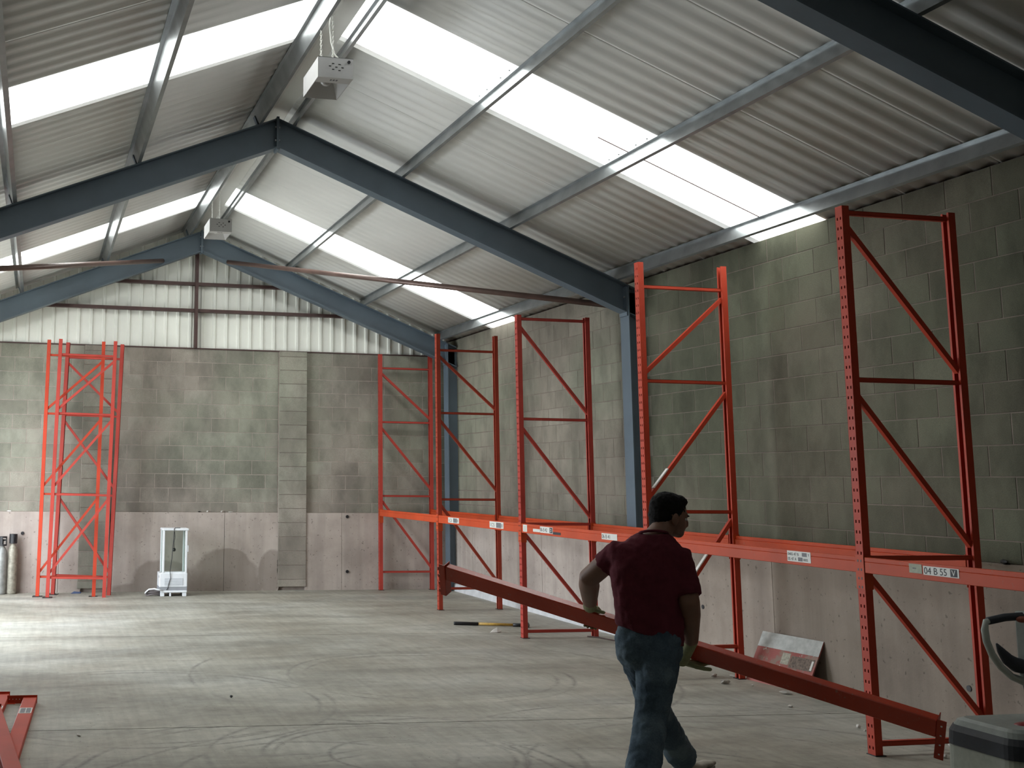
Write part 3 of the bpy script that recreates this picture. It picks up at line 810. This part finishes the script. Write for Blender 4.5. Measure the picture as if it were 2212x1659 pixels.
# ------------------------------------------------------------------ gas cylinders
GAS = simple('scuffed_grey_cylinder_paint', (.25, .255, .24), .45, .2, .25, 14, .1)
GAS2 = simple('brown_grey_cylinder_paint', (.27, .25, .20), .5, .2, .3, 20, .1)
def cylinder(x, y, h, rad, mat, guard, label):
    r = empty('gas_cylinder', (x, y, 0), label=label, cat='gas cylinder', group='gas cylinders')
    MB().lathe([(rad*.9, 0), (rad, .02), (rad, h*.80), (rad*.97, h*.85), (rad*.80, h*.92), (rad*.5, h*.97), (rad*.38, h), (rad*.36, h+.02)], 28).build('bottle', mat, r, smooth=True)
    MB().tube([(0, 0, h), (0, 0, h+.10)], .016, 10).build('valve', BLACKMETAL, r)
    MB().tube([(-.045, 0, h+.085), (.045, 0, h+.085)], .013, 8).build('valve_handle', BLACKMETAL, r)
    g = MB(); R = rad*.83
    n = 24
    for k in range(n):
        a0, a1 = 2*math.pi*k/n, 2*math.pi*(k+1)/n
        wall = (k % 8) not in ((2, 3, 4, 5) if guard == 'open' else (3,))
        for (z0, z1) in (((h+.0, h+.14),) if wall else ((h+.0, h+.02), (h+.118, h+.14))):
            g.prism([(R*math.cos(a0), R*math.sin(a0), z0), (R*math.cos(a1), R*math.sin(a1), z0), ((R-.010)*math.cos(a1), (R-.010)*math.sin(a1), z0), ((R-.010)*math.cos(a0), (R-.010)*math.sin(a0), z0)], (0, 0, z1-z0))
    g.build('valve_guard', DARK, r)
cylinder(-.487, 17.90, .72, .077, GAS, 'open', 'grey gas cylinder with an open-sided black guard, cut by the left edge')
cylinder(-.330, 17.92, .755, .073, GAS2, 'shut', 'brownish grey gas cylinder with a tall black guard, right of the pair')

# ------------------------------------------------------------------ display cooler on its stand
gl = bpy.data.materials.new('cooler_glass'); nt, b = nodes(gl)
tb_ = nt.nodes.new('ShaderNodeBsdfTransparent'); tb_.inputs[0].default_value = (.93, .96, .945, 1)
gb_ = nt.nodes.new('ShaderNodeBsdfGlossy'); gb_.inputs['Roughness'].default_value = .12
p_ = wpos(nt); nt.links.new(ramp(nt, noise(nt, p_, 3, 3), [(.3, (.75, .80, .77)), (.7, (.85, .90, .87))]), gb_.inputs[0])
mx_ = nt.nodes.new('ShaderNodeMixShader'); mx_.inputs[0].default_value = .06
nt.links.new(tb_.outputs[0], mx_.inputs[1]); nt.links.new(gb_.outputs[0], mx_.inputs[2]); nt.links.new(mx_.outputs[0], nt.nodes['Material Output'].inputs[0])
fr = empty('display_cooler', (1.875, 17.33, 0), label='white glass-sided display cooler by the back wall', cat='display cooler')
Wc, Dc = .40, .34
m = MB(); m.box(-.018, Wc+.005, -.005, Dc, .135, .345); bevel(m.build('base_cabinet', WHITEP, fr), .01, 2)
g = MB(); g.box(.06, Wc-.06, -.008, -.004, .165, .265); gr_ = g.build('grille', simple('cooler_grille', (.45, .47, .50), .5), fr)
for k in range(7): MB().box(.065, Wc-.065, -.011, -.007, .170+k*.013, .176+k*.013).build('slat', WHITEP, gr_)
MB().box(-.0195, -.017, .06, .10, .27, .305).build('switch', DARK, fr)
m = MB(); m.box(.012, Wc+.018, -.008, Dc, .975, 1.010); bevel(m.build('top_cap', WHITEP, fr), .012, 2)
for x in (.035, Wc-.020):
    for y in (.012, Dc-.025):
        bevel(MB().box(x-.016, x+.016, y-.014, y+.014, .345, .976).build('corner_post', WHITEP, fr), .005, 2)
MB().box(.05, Wc-.035, .004, .022, .345, .362).build('lower_rail', WHITEP, fr)
MB().box(.05, Wc-.036, .010, .014, .36, .976).build('pane', gl, fr)
MB().box(.05, Wc-.036, Dc-.026, Dc-.022, .36, .976).build('pane', gl, fr)
MB().box(.030, .034, .026, Dc-.04, .345, .976).build('pane', gl, fr)
MB().box(Wc-.022, Wc-.018, .026, Dc-.04, .345, .976).build('pane', gl, fr)
MB().box(Wc-.002, Wc+.012, .002, .02, .66, .755).build('door_pull', WHITEP, fr)
m = MB(); m.box(-.02, Wc+.0, -.01, Dc, .085, .135); m.build('plinth', simple('cooler_plinth', (.28, .29, .31), .6), fr)
for x in (-.0, .14, .29): pass
tb = empty('cooler_stand', (1.875, 17.33, 0), label='low white stand under the display cooler', cat='stand')
bevel(MB().box(.0, Wc+.0, -.02, Dc+.02, .055, .085).build('deck', WHITEP, tb), .006)
for x in (.03, .15, .365):
    for y in (.02, Dc-.05): bevel(MB().box(x-(.03 if x != .15 else .012), x+(.03 if x != .15 else .012), y-.03, y+.04, 0, .055).build('leg', WHITEP, tb), .004)
# black lead hanging down the front, second lead with plug inside
tag(MB().tube([(2.16, 17.36, 1.016), (2.08, 17.34, 1.016), (2.065, 17.318, 1.005), (2.055, 17.315, .85), (2.045, 17.315, .70), (2.035, 17.315, .55), (2.02, 17.315, .44), (2.012, 17.312, .36), (2.022, 17.312, .27), (2.0, 17.312, .20), (1.985, 17.312, .13), (1.965, 17.31, .095)], .005, 6).build('power_lead', DARK, smooth=True), 'black power lead hanging down the front of the display cooler', 'cable')
pl_ = MB(); pl_.tube([(2.095, 17.52, .95), (2.10, 17.51, .86), (2.085, 17.51, .79), (2.09, 17.51, .71)], .005, 6); pl_.ell((2.09, 17.51, .68), .026, .02, .03, 10, 6)
tag(pl_.build('plug_lead', BLACKMETAL, smooth=True), 'dark lead with a plug hanging inside the display cooler', 'cable')
hz = MB()
for k in range(3):
    hz.tube([(1.775+.115*math.cos(a), 17.43+.09*math.sin(a), .022+.026*k+.008*math.sin(3*a+k)) for a in [2*math.pi*i/24 for i in range(25)]], .012, 7, cap=False)
tag(hz.build('coiled_hose', simple('grey_brown_hose', (.13, .11, .11), .6), smooth=True), 'dark coiled hose on the floor left of the display cooler', 'hose')
tag(MB().tube([(1.90, 17.30, .087), (1.84, 17.30, .10), (1.78, 17.31, .115), (1.70, 17.33, .105), (1.665, 17.35, .07), (1.645, 17.36, .045)], .011, 8).build('white_pipe', WHITEP, smooth=True), 'short white pipe arching over the coiled hose', 'pipe')

# ------------------------------------------------------------------ sledgehammer, scraps
hm = empty('sledgehammer', (5.13, 13.60, .022), (0, 0, math.atan2(-.33, .90)), 'long-handled sledgehammer lying on the floor behind the third frame', 'hammer')
HL = .94
YEL = simple('yellow_hammer_handle', (.48, .29, .055), .45, 0, .2, 20)
MB().tube([(0, 0, 0), (.02, 0, 0), (.30, 0, 0)], [.019, .021, .020], 12).build('grip', DARK, hm, smooth=True)
MB().tube([(.29, 0, 0), (.73, 0, 0)], .0165, 12).build('handle', YEL, hm, smooth=True)
MB().tube([(.72, 0, 0), (.85, 0, 0)], .021, 12).build('collar', DARK, hm, smooth=True)
MB().tube([(.885, -.075, .012), (.885, -.06, .012), (.885, .06, .012), (.885, .075, .012)], [.026, .034, .034, .026], 8).build('head', simple('hammer_steel', (.14, .135, .12), .45, .7), hm)
pm = MB().add([(0, 0, .002), (.09, -.01, .004), (.16, .03, .01), (.14, .09, .035), (.06, .07, .02), (.11, .05, .055)], [(0,1,5),(1,2,5),(2,3,5),(3,4,5),(4,0,5),(0,4,3,2,1)])
tag(pm.build('paper_scrap', PAPER, loc=(5.30, 12.86, 0)), 'crumpled white paper scrap in front of the sledgehammer', 'paper')
deb = [((6.22, 9.74), (.16, .05, .03), 'pale slab of plaster on the floor, left of the second frame foot'),
       ((6.10, 9.39), (.10, .07, .04), 'pale broken lump on the floor in front of the second frame foot'),
       ((6.39, 9.69), (.12, .04, .02), 'flat pale chip beside the second frame foot'),
       ((6.33, 8.86), (.11, .07, .03), 'grey lump under the leaning red board, left of two'),
       ((6.47, 8.87), (.10, .05, .025), 'grey lump under the leaning red board, right of two'),
       ((6.00, 7.58), (.035, .03, .03), 'small white lump beside the nearest frame foot'),
       ((5.96, 7.46), (.022, .02, .02), 'tiny white crumb beside the nearest frame foot'),
       ((6.22, 6.95), (.05, .035, .03), 'small white lump beyond the bottom brace of the nearest frame'),
       ((5.93, 6.69), (.05, .035, .03), 'small white lump in front of the nearest frame brace'),
       ((6.28, 9.25), (.022, .02, .015), 'tiny white crumb in front of the leaning red board'),
       ((6.00, 8.35), (.05, .04, .02), 'small grey lump below the carried beam'),
       ((.345, 8.207), (.06, .018, .015), 'white stub lying on the open floor at lower left'),
       ((1.62, 9.41), (.03, .03, .02), 'small dark lump on the open floor')]
for i, ((x, y), s_, lab) in enumerate(deb):
    lump('rubble_piece', (x, y, 0), s_, BLACKMETAL if 'dark' in lab else (PAPER if 'white' in lab else RUBBLE), lab, 'rubble', 'rubble on the floor', 40+i)
tag(MB().prism([(6.60, 7.72, 0), (6.66, 7.74, 0), (6.60, 8.02, 0), (6.54, 8.0, 0)], (0, 0, .03)).build('dark_offcut', BLACKMETAL), 'dark strip lying on the floor at the foot of the right wall', 'scrap')
tag(MB().add([(0,0,.003),(.12,.01,.003),(.16,.05,.02),(.05,.06,.03),(0,0,.0),(.12,.01,0),(.16,.05,0),(.05,.06,0)], [(0,1,2,3),(7,6,5,4),(0,4,5,1),(1,5,6,2),(2,6,7,3),(3,7,4,0)]).build('blue_scrap', simple('blue_plastic', (.10, .15, .30), .5), loc=(.56, 17.86, 0)), 'blue plastic scrap on the floor behind the bundled frames', 'scrap')
tag(MB().tube([(6.30, 12.38, .008), (6.38, 12.30, .008), (6.41, 12.15, .008), (6.46, 11.98, .008), (6.40, 11.85, .008)], .007, 6).build('floor_cable', OXIDE, smooth=True), 'thin brown cable on the floor by the third frame rear foot', 'cable')
for i, (x, s_, mt, lab) in enumerate(((2.55, (.10, .04, .02), BLACKMETAL, 'dark sliver on the back wall ledge'), (2.68, (.05, .04, .03), PAPER, 'small white scrap on the back wall ledge'), (2.92, (.13, .04, .03), PAPER, 'longest white scrap on the back wall ledge'), (3.06, (.10, .04, .018), RUBBLE, 'grey chip at the right of the ledge scraps'), (-.42, (.09, .03, .02), PAPER, 'white scrap on the back wall ledge at the left edge'))):
    lump('ledge_scrap', (x, YB-.032, ZLED), s_, mt, lab, 'scrap', 'scraps on the ledge', 70+i)
lump('ledge_rag', (XW-.03, 6.96, ZLED), (.05, .18, .035), BLACKMETAL, 'black rag on the right wall ledge', 'rag', None, 90)

# ------------------------------------------------------------------ leaning board
def board_mat():
    m = bpy.data.materials.new('peeling_red_print'); nt, b = nodes(m); p = wpos(nt)
    red = ramp(nt, noise(nt, p, 5, 5), [(.35, (.30, .075, .065)), (.65, (.36, .12, .10))])
    wn = ramp(nt, noise(nt, p, 7, 6, .65), [(.52, g3(0.)), (.60, g3(1.))])
    c = mixc(nt, math_(nt, 'MULTIPLY', wn, .8), red, (.24, .19, .15))
    fl2 = ramp(nt, noise(nt, p, 19, 4, .6), [(.64, g3(0.)), (.67, g3(1.))])
    c = mixc(nt, fl2, c, (.46, .44, .38))
    nt.links.new(c, b.inputs['Base Color']); sset(b, Roughness=.7); return m
BA, BB = Vector((6.437, 9.58, 0)), Vector((6.523, 8.86, 0))        # bottom edge
bt = Vector((6.735, 8.875, .425)) - BB                              # lean up to the wall
BN = (BB-BA).cross(bt).normalized()
lb = empty('leaning_board', BA, label='battered red board with a white top band leaning on the right wall', cat='board')
e1 = BB-BA
def bq(a0, a1, s0, s1, o, th_):
    q = [e1*a + bt*s_ + BN*o for a, s_ in ((a0, s0), (a1, s0), (a1, s1), (a0, s1))]
    return MB().prism(q, BN*th_)
sg = 1 if BN.x < 0 else -1
bq(0, 1, 0, 1, 0, -sg*.012).build('panel', board_mat(), lb)
bq(0, 1, .70, 1, 0, sg*.0015).build('white_band', simple('dirty_white_band', (.42, .43, .41), .6, 0, .2, 14), lb)
bq(.45, .58, .44, .66, 0, sg*.001).build('label_patch', simple('faded_label', (.38, .36, .29), .7, 0, .3, 60), lb)
bq(.60, .97, .40, .63, 0, sg*.001).build('print_block', simple('faded_brown_print', (.15, .11, .085), .7, 0, .55, 55), lb)
bq(.93, .96, .42, .60, 0, sg*.002).build('white_mark', STICK, lb)

# ------------------------------------------------------------------ pallet truck, lower right corner
TRW = simple('truck_grey_white_plastic', (.46, .49, .43), .5, 0, .1, 30)
TRD = simple('truck_charcoal_plastic', (.030, .034, .044), .55, 0, .15, 30)
TRM = simple('truck_mid_grey_plastic', (.28, .31, .29), .5, 0, .1, 30)
REDB = simple('red_button', (.28, .02, .025), .35)
tr = empty('pallet_truck', (4.345, 4.45, -.0), label='grey-white powered pallet truck cut off by the lower right corner', cat='pallet truck')
def rrect(x0, x1, y0, y1, r, n=5):
    pts = []
    for cx_, cy2, a0 in ((x1-r, y1-r, 0), (x0+r, y1-r, 90), (x0+r, y0+r, 180), (x1-r, y0+r, 270)):
        for k in range(n+1):
            a = math.radians(a0+90*k/n); pts.append((cx_+r*math.cos(a), cy2+r*math.sin(a)))
    return pts
def stack(levels, name, mat, parent, smooth=True):
    m = MB(); n = None; q = []; f = []
    for (x0, x1, y0, y1, r, z) in levels:
        ring = rrect(x0, x1, y0, y1, r); n = len(ring); q += [(x, y, z) for x, y in ring]
    for i in range(len(levels)-1):
        for k in range(n): f.append((i*n+k, i*n+(k+1) % n, (i+1)*n+(k+1) % n, (i+1)*n+k))
    f.append(tuple(range(n))[::-1]); f.append(tuple((len(levels)-1)*n+k for k in range(n)))
    return m.add(q, f).build(name, mat, parent, smooth)
HWB = .30
o = stack([(-.215, .52, -.18, .22, .06, .08), (-.217, .52, -.18, .22, .06, .40), (-.207, .52, -.18, .22, .06, .615)], 'body_shell', TRW, tr, False)
stack([(-.211, .52, -.186, .224, .065, .612), (-.205, .52, -.182, .222, .065, .672), (-.190, .51, -.170, .212, .06, .698)], 'dark_cover', TRD, tr, False)
stack([(-.190, .50, -.165, .21, .06, .696), (-.176, .50, -.150, .20, .06, .720), (-.150, .48, -.125, .18, .05, .730)], 'top_pad', TRM, tr, False)
MB().ell((.04, -.03, .727), .095, .05, .012, 20, 6).build('emergency_button', REDB, tr, smooth=True)
MB().prism([(.02, -.189, .60), (.52, -.189, .42), (.52, -.189, .66), (-.10, -.189, .66)], (0, .02, 0)).build('dark_flash', TRD, tr)
for xx in (.10, .40): MB().box(xx-.08, xx+.08, .2, 1.25, .06, .10).build('fork', simple('fork_steel', (.22, .07, .04), .5), tr)
MB().tube([(.16, -.10, .09), (.16, .08, .09)], .09, 20).build('drive_wheel', DARK, tr)
for xx in (.10, .40): MB().tube([(xx, 1.12, .045), (xx, 1.20, .045)], .045, 14).build('load_roller', DARK, tr)
# tiller arm and looped handle head
th_c = Vector((-.060, -.13, 1.10))
MB().tube([(.20, .06, .70), (.08, .0, .88), (-.055, -.12, 1.0)], .032, 12).build('tiller_arm', TRD, tr, smooth=True)
def loop(pts2, r, name, mat, flat=1.0):
    m = MB(); m.tube([th_c + Vector((x, -.10*(z+.1)+.0, z)) for x, z in pts2], r, 12); return m.build(name, mat, tr, smooth=True)
left = [(-.165, .10), (-.217, .095), (-.222, .06), (-.212, .01), (-.185, -.045), (-.140, -.10), (-.08, -.145), (-.02, -.165), (.04, -.165)]
loop(left + [(-x, z) for x, z in left[::-1][1:]], [.010, .013] + [.015]*5 + [.019]*3 + [.019]*2 + [.015]*5 + [.013, .010], 'handle_loop', simple('handle_light_grey', (.52, .56, .52), .4), 1)
inner = [(-.162, .0), (-.14, -.03), (-.105, -.068), (-.06, -.094), (0, -.105), (.06, -.094), (.105, -.068), (.14, -.03), (.162, 0)]
m = MB(); m.tube([th_c + Vector((x, -.10*(z+.1), z)) for x, z in inner], [.004, .016, .026, .032, .034, .032, .026, .016, .004], 12); m.build('inner_guard', TRD, tr, smooth=True)
loop([(-.205, .098), (-.12, .112), (-.03, .116), (-.0, .116)], .017, 'hand_grip', TRD); loop([(.205, .098), (.12, .112), (.03, .116), (0, .116)], .022, 'hand_grip', TRD)
MB().ell(th_c + Vector((-.055, -.045, .105)), .030, .012, .014, 14, 8).build('horn_button', simple('orange_button', (.34, .085, .05), .4), tr, smooth=True)
bevel(MB().box(th_c.x-.035, th_c.x+.035, th_c.y-.05, th_c.y+.02, th_c.z-.16, th_c.z+.135).build('control_head', TRM, tr), .012, 3)

# ------------------------------------------------------------------ the man
PR = Vector((3.29, 5.75, 0))
man = empty('person', PR, label='man in a maroon t-shirt and blue jeans carrying a beam, seen from behind', cat='person')
def W(x, y, z): return Vector((x, y, z)) - PR
SKIN = simple('skin', (.19, .095, .060), .55, 0, .1, 10)
HAIR = simple('black_hair', (.009, .008, .008), .8, 0, .4, 60, .5, 180, .15)
SHIRT = simple('maroon_cotton', (.105, .020, .030), .92, 0, .15, 14, .25, 220, .15)
JEAN = bpy.data.materials.new('faded_denim'); nt, b = nodes(JEAN); p_ = wpos(nt)
jc = ramp(nt, noise(nt, p_, 4.5, 5), [(.34, (.050, .075, .105)), (.5, (.090, .130, .165)), (.68, (.17, .225, .26))])
jc = mixc(nt, .5, jc, ramp(nt, noise(nt, p_, 120, 3), [(.3, g3(.6)), (.7, g3(1.2))]), 'MULTIPLY')
nt.links.new(jc, b.inputs['Base Color']); sset(b, Roughness=.9); b.inputs['Specular IOR Level'].default_value = .15; bump(nt, b, noise(nt, p_, 200, 3), .25, .003)
GLOVE = simple('olive_work_glove', (.27, .28, .145), .85, 0, .2, 25, .2, 120)
TR = Vector((.90, -.43, 0)).normalized()         # torso: towards his right
TF = Vector((.43, .90, 0)).normalized()          # torso: forwards
def ring_tube(m, rings, n=20):
    """rings: (centre, half-width vec, half-depth vec)"""
    q = []; f = []
    for c, a, d in rings:
        for k in range(n):
            t = 2*math.pi*k/n
            ct, st_ = math.cos(t), math.sin(t)
            ct = math.copysign(abs(ct)**.85, ct); st_ = math.copysign(abs(st_)**.85, st_)
            q.append(c + a*ct + d*st_)
    for i in range(len(rings)-1):
        for k in range(n): f.append((i*n+k, i*n+(k+1) % n, (i+1)*n+(k+1) % n, (i+1)*n+k))
    f.append(tuple(range(n))[::-1]); f.append(tuple((len(rings)-1)*n+k for k in range(n)))
    m.add(q, f)
shL, shR = W(3.168, 5.84, 1.392), W(3.452, 5.68, 1.378)
elL, wrL = W(3.088, 6.03, 1.238), W(3.212, 6.27, 1.078)
elR, wrR = W(3.452, 5.61, 1.145), W(3.560, 5.785, .915)
neckb, neckt = W(3.345, 5.76, 1.468), W(3.42, 5.785, 1.535)
HC = W(3.470, 5.80, 1.597)                         # head centre
hf = Vector((.97, -.10, -.20)).normalized()        # where the face looks
hs = hf.cross(Vector((0, 0, 1))).normalized()      # his right
hu = hs.cross(hf)
HM = Matrix((hf, hs, hu)).transposed()             # local: x forward, y right side, z up
def H(x, y, z): return HC + HM @ Vector((x, y, z))
hipR, knR, anR = W(3.325, 5.70, .90), W(3.255, 5.70, .545), W(3.045, 5.50, .115)
hipL, knL, anL = W(3.262, 5.84, .89), W(3.465, 6.03, .52), W(3.765, 6.24, .172)
def mid(a, b2, t): return a + (b2-a)*t
# body: head, neck, arms in one skin
sk = MB()
sk.ell(H(-.008, 0, .022), .098, .076, .098, 20, 14, HM)
sk.ell(H(.035, 0, -.035), .062, .060, .075, 18, 12, HM)
sk.ell(H(.062, 0, -.082), .034, .036, .030, 14, 10, HM)          # chin
sk.ell(H(.018, 0, -.070), .060, .060, .044, 14, 10, HM)          # jaw
sk.ell(H(.082, 0, .018), .020, .050, .014, 12, 8, HM)            # brow
sk.ell(H(.098, 0, -.022), .020, .014, .024, 12, 8, HM)           # nose
sk.ell(H(.106, 0, -.036), .012, .016, .010, 12, 8, HM)
sk.ell(H(.086, 0, -.058), .014, .024, .007, 12, 8, HM)           # lips
sk.ell(H(.085, 0, -.070), .014, .021, .007, 12, 8, HM)
sk.tube([H(-.035, 0, -.02), neckt, neckb, mid(neckb, W(3.30, 5.75, 1.25), .35)], [.058, .060, .068, .085], 16)
sk.tube([shL, mid(shL, elL, .5), elL, mid(elL, wrL, .28), mid(elL, wrL, .7), wrL], [.060, .060, .058, .060, .050, .042], 14)
sk.tube([shR, mid(shR, elR, .5), elR, mid(elR, wrR, .28), mid(elR, wrR, .7), wrR], [.060, .060, .056, .058, .048, .040], 14)
ring_tube(sk, [(W(3.30, 5.75, 1.02), TR*.13, TF*.09), (W(3.295, 5.75, 1.25), TR*.16, TF*.10), (W(3.305, 5.755, 1.38), TR*.15, TF*.085)])
remesh(sk.build('body', SKIN, man, True), .0085, 5)
for s_ in (1, -1):
    er = MB(); er.ell(H(-.004, s_*.086, -.018), .021, .010, .034, 14, 10, HM); er.ell(H(.000, s_*.084, -.040), .011, .009, .013, 10, 8, HM)
    remesh(er.build('ear', SKIN, man, True), .004, 3)
    ey = MB().ell(H(.078, s_*.031, -.004), .011, .013, .008, 12, 8, HM).build('eye', simple('eye_white', (.5, .48, .45), .2), man, True)
    MB().ell(H(.0865, s_*.031, -.004), .003, .006, .006, 10, 6, HM).build('iris', DARK, ey, True)
    MB().ell(H(.088, s_*.030, .017), .007, .022, .005, 12, 6, HM).build('eyebrow', HAIR, man, True)
hr = MB()
hr.ell(H(-.020, 0, .042), .102, .083, .088, 22, 14, HM)
hr.ell(H(-.050, 0, -.008), .068, .078, .078, 18, 12, HM)
hr.ell(H(.030, 0, .090), .056, .062, .034, 16, 10, HM)
hr.ell(H(.064, 0, .088), .018, .044, .014, 14, 8, HM)
hr.ell(H(-.058, 0, -.058), .046, .068, .056, 14, 10, HM)
for s_ in (1, -1): hr.ell(H(.004, s_*.064, .024), .026, .016, .040, 12, 8, HM)
remesh(hr.build('hair', HAIR, man, True), .007, 3); folds(man.children[-1], .010, .018)
# t-shirt
st = MB()
hem = W(3.30, 5.755, .955); tilt = Vector((0, 0, -.055))
ring_tube(st, [(hem, TR*.178+tilt, TF*.128), (W(3.292, 5.75, 1.04), TR*.176+tilt*.5, TF*.128), (W(3.288, 5.75, 1.15), TR*.180, TF*.126), (W(3.290, 5.75, 1.27), TR*.196, TF*.128),
               (W(3.300, 5.752, 1.365), TR*.204, TF*.116), (W(3.308, 5.755, 1.425), TR*.185, TF*.098), (W(3.325, 5.758, 1.464), TR*.130, TF*.085), (W(3.345, 5.762, 1.500), TR*.082, TF*.074)])
st.tube([mid(shL, shR, .20), shL, mid(shL, elL, .22), mid(shL, elL, .46)], [.066, .072, .070, .073], 16)
st.tube([mid(shR, shL, .20), shR, mid(shR, elR, .45), mid(shR, elR, .86)], [.066, .072, .070, .072], 16)
so = remesh(st.build('t_shirt', SHIRT, man, True), .010, 8); folds(so, .022, .085); folds(so, .008, .03)
cl_ = MB().tube([W(3.345, 5.762, 1.490) + TR*(.074*math.cos(a)) + TF*(.069*math.sin(a)) + Vector((0, 0, .010-.018*math.sin(a))) for a in [2*math.pi*k/24 for k in range(25)]], .008, 8)
cl_.build('collar', SHIRT, man, True)
# jeans
PRt = Vector((.78, -.62, 0)).normalized(); PFw = Vector((.62, .78, 0)).normalized()
je = MB()
ring_tube(je, [(W(3.292, 5.752, 1.005), PRt*.160, PFw*.112), (W(3.292, 5.758, .93), PRt*.178, PFw*.130), (W(3.292, 5.765, .84), PRt*.172, PFw*.132), (W(3.292, 5.77, .78), PRt*.13, PFw*.11)])
je.tube([hipR, mid(hipR, knR, .45), knR, mid(knR, anR, .35), mid(knR, anR, .75), mid(knR, anR, 1.0)], [.112, .104, .086, .086, .090, .094], 18)
je.tube([hipL, mid(hipL, knL, .45), knL, mid(knL, anL, .35), mid(knL, anL, .75), mid(knL, anL, .97)], [.108, .098, .082, .080, .082, .086], 18)
jo = remesh(je.build('jeans', JEAN, man, True), .010, 8); folds(jo, .024, .075); folds(jo, .010, .03)
# back pocket on the near seat of the jeans
pk = MB(); pc = W(3.352, 5.615, .865)
# shoes
SHOE = simple('pale_trainer', (.42, .39, .33), .7, 0, .2, 20)
SOLE = simple('trainer_sole', (.30, .29, .27), .8)
def shoe(an, d, pitch):
    d = Vector(d).normalized(); sd = d.cross(Vector((0, 0, 1))).normalized()
    dz = math.tan(pitch)
    base = Vector((an.x, an.y, max(0, an.z-.115)))
    m = MB()
    for t, hgt, w_ in ((-.05, .075, .036), (.0, .082, .040), (.06, .066, .043), (.12, .046, .047), (.18, .038, .044), (.215, .030, .030)):
        m.ell(base + d*t + Vector((0, 0, hgt*.5+.020+max(0, t+.05)*dz)), .052, w_, hgt*.55, 14, 10, Matrix((d, sd, Vector((0, 0, 1)))).transposed())
    o = remesh(m.build('shoe', SHOE, man, True), .008, 4)
    s2 = MB()
    q = [(-.10, .030), (-.095, -.030), (-.04, -.036), (.06, -.040), (.15, -.047), (.22, -.036), (.258, 0), (.22, .036), (.15, .047), (.06, .040), (-.04, .036)]
    s2.prism([base + d*x + sd*y + Vector((0, 0, max(0, x+.06)*dz)) for x, y in q], (0, 0, .026)); s2.build('sole', SOLE, o)
shoe(anR, (.80, .55, 0), 0.0); shoe(anL, (.95, .30, 0), .16)
# gloved hands -------------------------------------------------------
def hand_chain(m, pts, r0=.0105, r1=.0085):
    n = len(pts); m.tube(pts, [r0+(r1-r0)*i/(n-1) for i in range(n)], 10); m.ell(pts[-1], r1*1.02, r1*1.02, r1*1.02, 8, 6); m.ell(pts[0], r0, r0, r0, 8, 6)
def B(t, n, u): return CB1 - PR + bd*t + bn*n + bu*u
# left hand: comes over the top of the beam, down its far face and curls underneath
tL = (W(3.29, 6.40, 1.0) + PR - CB1).dot(bd); topu, far = CH/2, CT-.022
gm = MB()
gm.tube([mid(elL, wrL, .88), wrL, B(tL-.002, -.016, topu+.034)], [.040, .038, .040], 14)
pc0 = B(tL, .010, topu+.020)
ring_tube(gm, [(B(tL, -.028, topu+.030), bd*.036, bu*.017), (B(tL, .0, topu+.022), bd*.042, bu*.016), (B(tL, far-.002, topu+.012), bd*.043, bu*.015), (B(tL, far+.012, topu-.016), bd*.042, bn*.013)], 16)
for k, (off, ln) in enumerate(((-.034, .92), (-.012, 1.0), (.011, .97), (.033, .82))):
    hand_chain(gm, [B(tL+off, far+.012, topu-.010), B(tL+off, far+.016, topu-.045), B(tL+off-.004, far+.012, -topu-.006), B(tL+off-.006, far-.014*ln, -topu-.016), B(tL+off-.008, far-.040*ln-.004, -topu-.014)])
hand_chain(gm, [B(tL+.030, -.020, topu+.024), B(tL+.058, -.012, topu+.018), B(tL+.080, -.002, topu+.013)], .013, .010)
remesh(gm.build('glove', GLOVE, man, True), .0045, 3)
# right hand: palm up under the beam
tR = (W(3.690, 5.90, .846) + PR - CB1).dot(bd)
gm = MB(); ub = -CH/2
gm.tube([mid(elR, wrR, .90), wrR, B(tR-.085, -.070, ub+.002)], [.040, .038, .036], 14)
ring_tube(gm, [(B(tR-.095, -.062, ub-.004), bd*.034, bu*.020), (B(tR-.055, -.036, ub-.026), bd*.046, bu*.021), (B(tR-.015, -.002, ub-.023), bd*.046, bu*.017)], 16)
for k, (off, ln) in enumerate(((-.050, .95), (-.028, 1.05), (-.004, 1.0), (.018, .86))):
    hand_chain(gm, [B(tR+off, .000, ub-.020), B(tR+off+.030*ln, .020, ub-.018), B(tR+off+.052*ln, far+.010, ub-.010), B(tR+off+.062*ln, far+.016, ub+.022)])
hand_chain(gm, [B(tR-.050, -.044, ub-.014), B(tR-.010, -.048, ub-.020), B(tR+.034, -.044, ub-.018), B(tR+.066, -.038, ub-.014)], .015, .011)
remesh(gm.build('glove', GLOVE, man, True), .0045, 3)
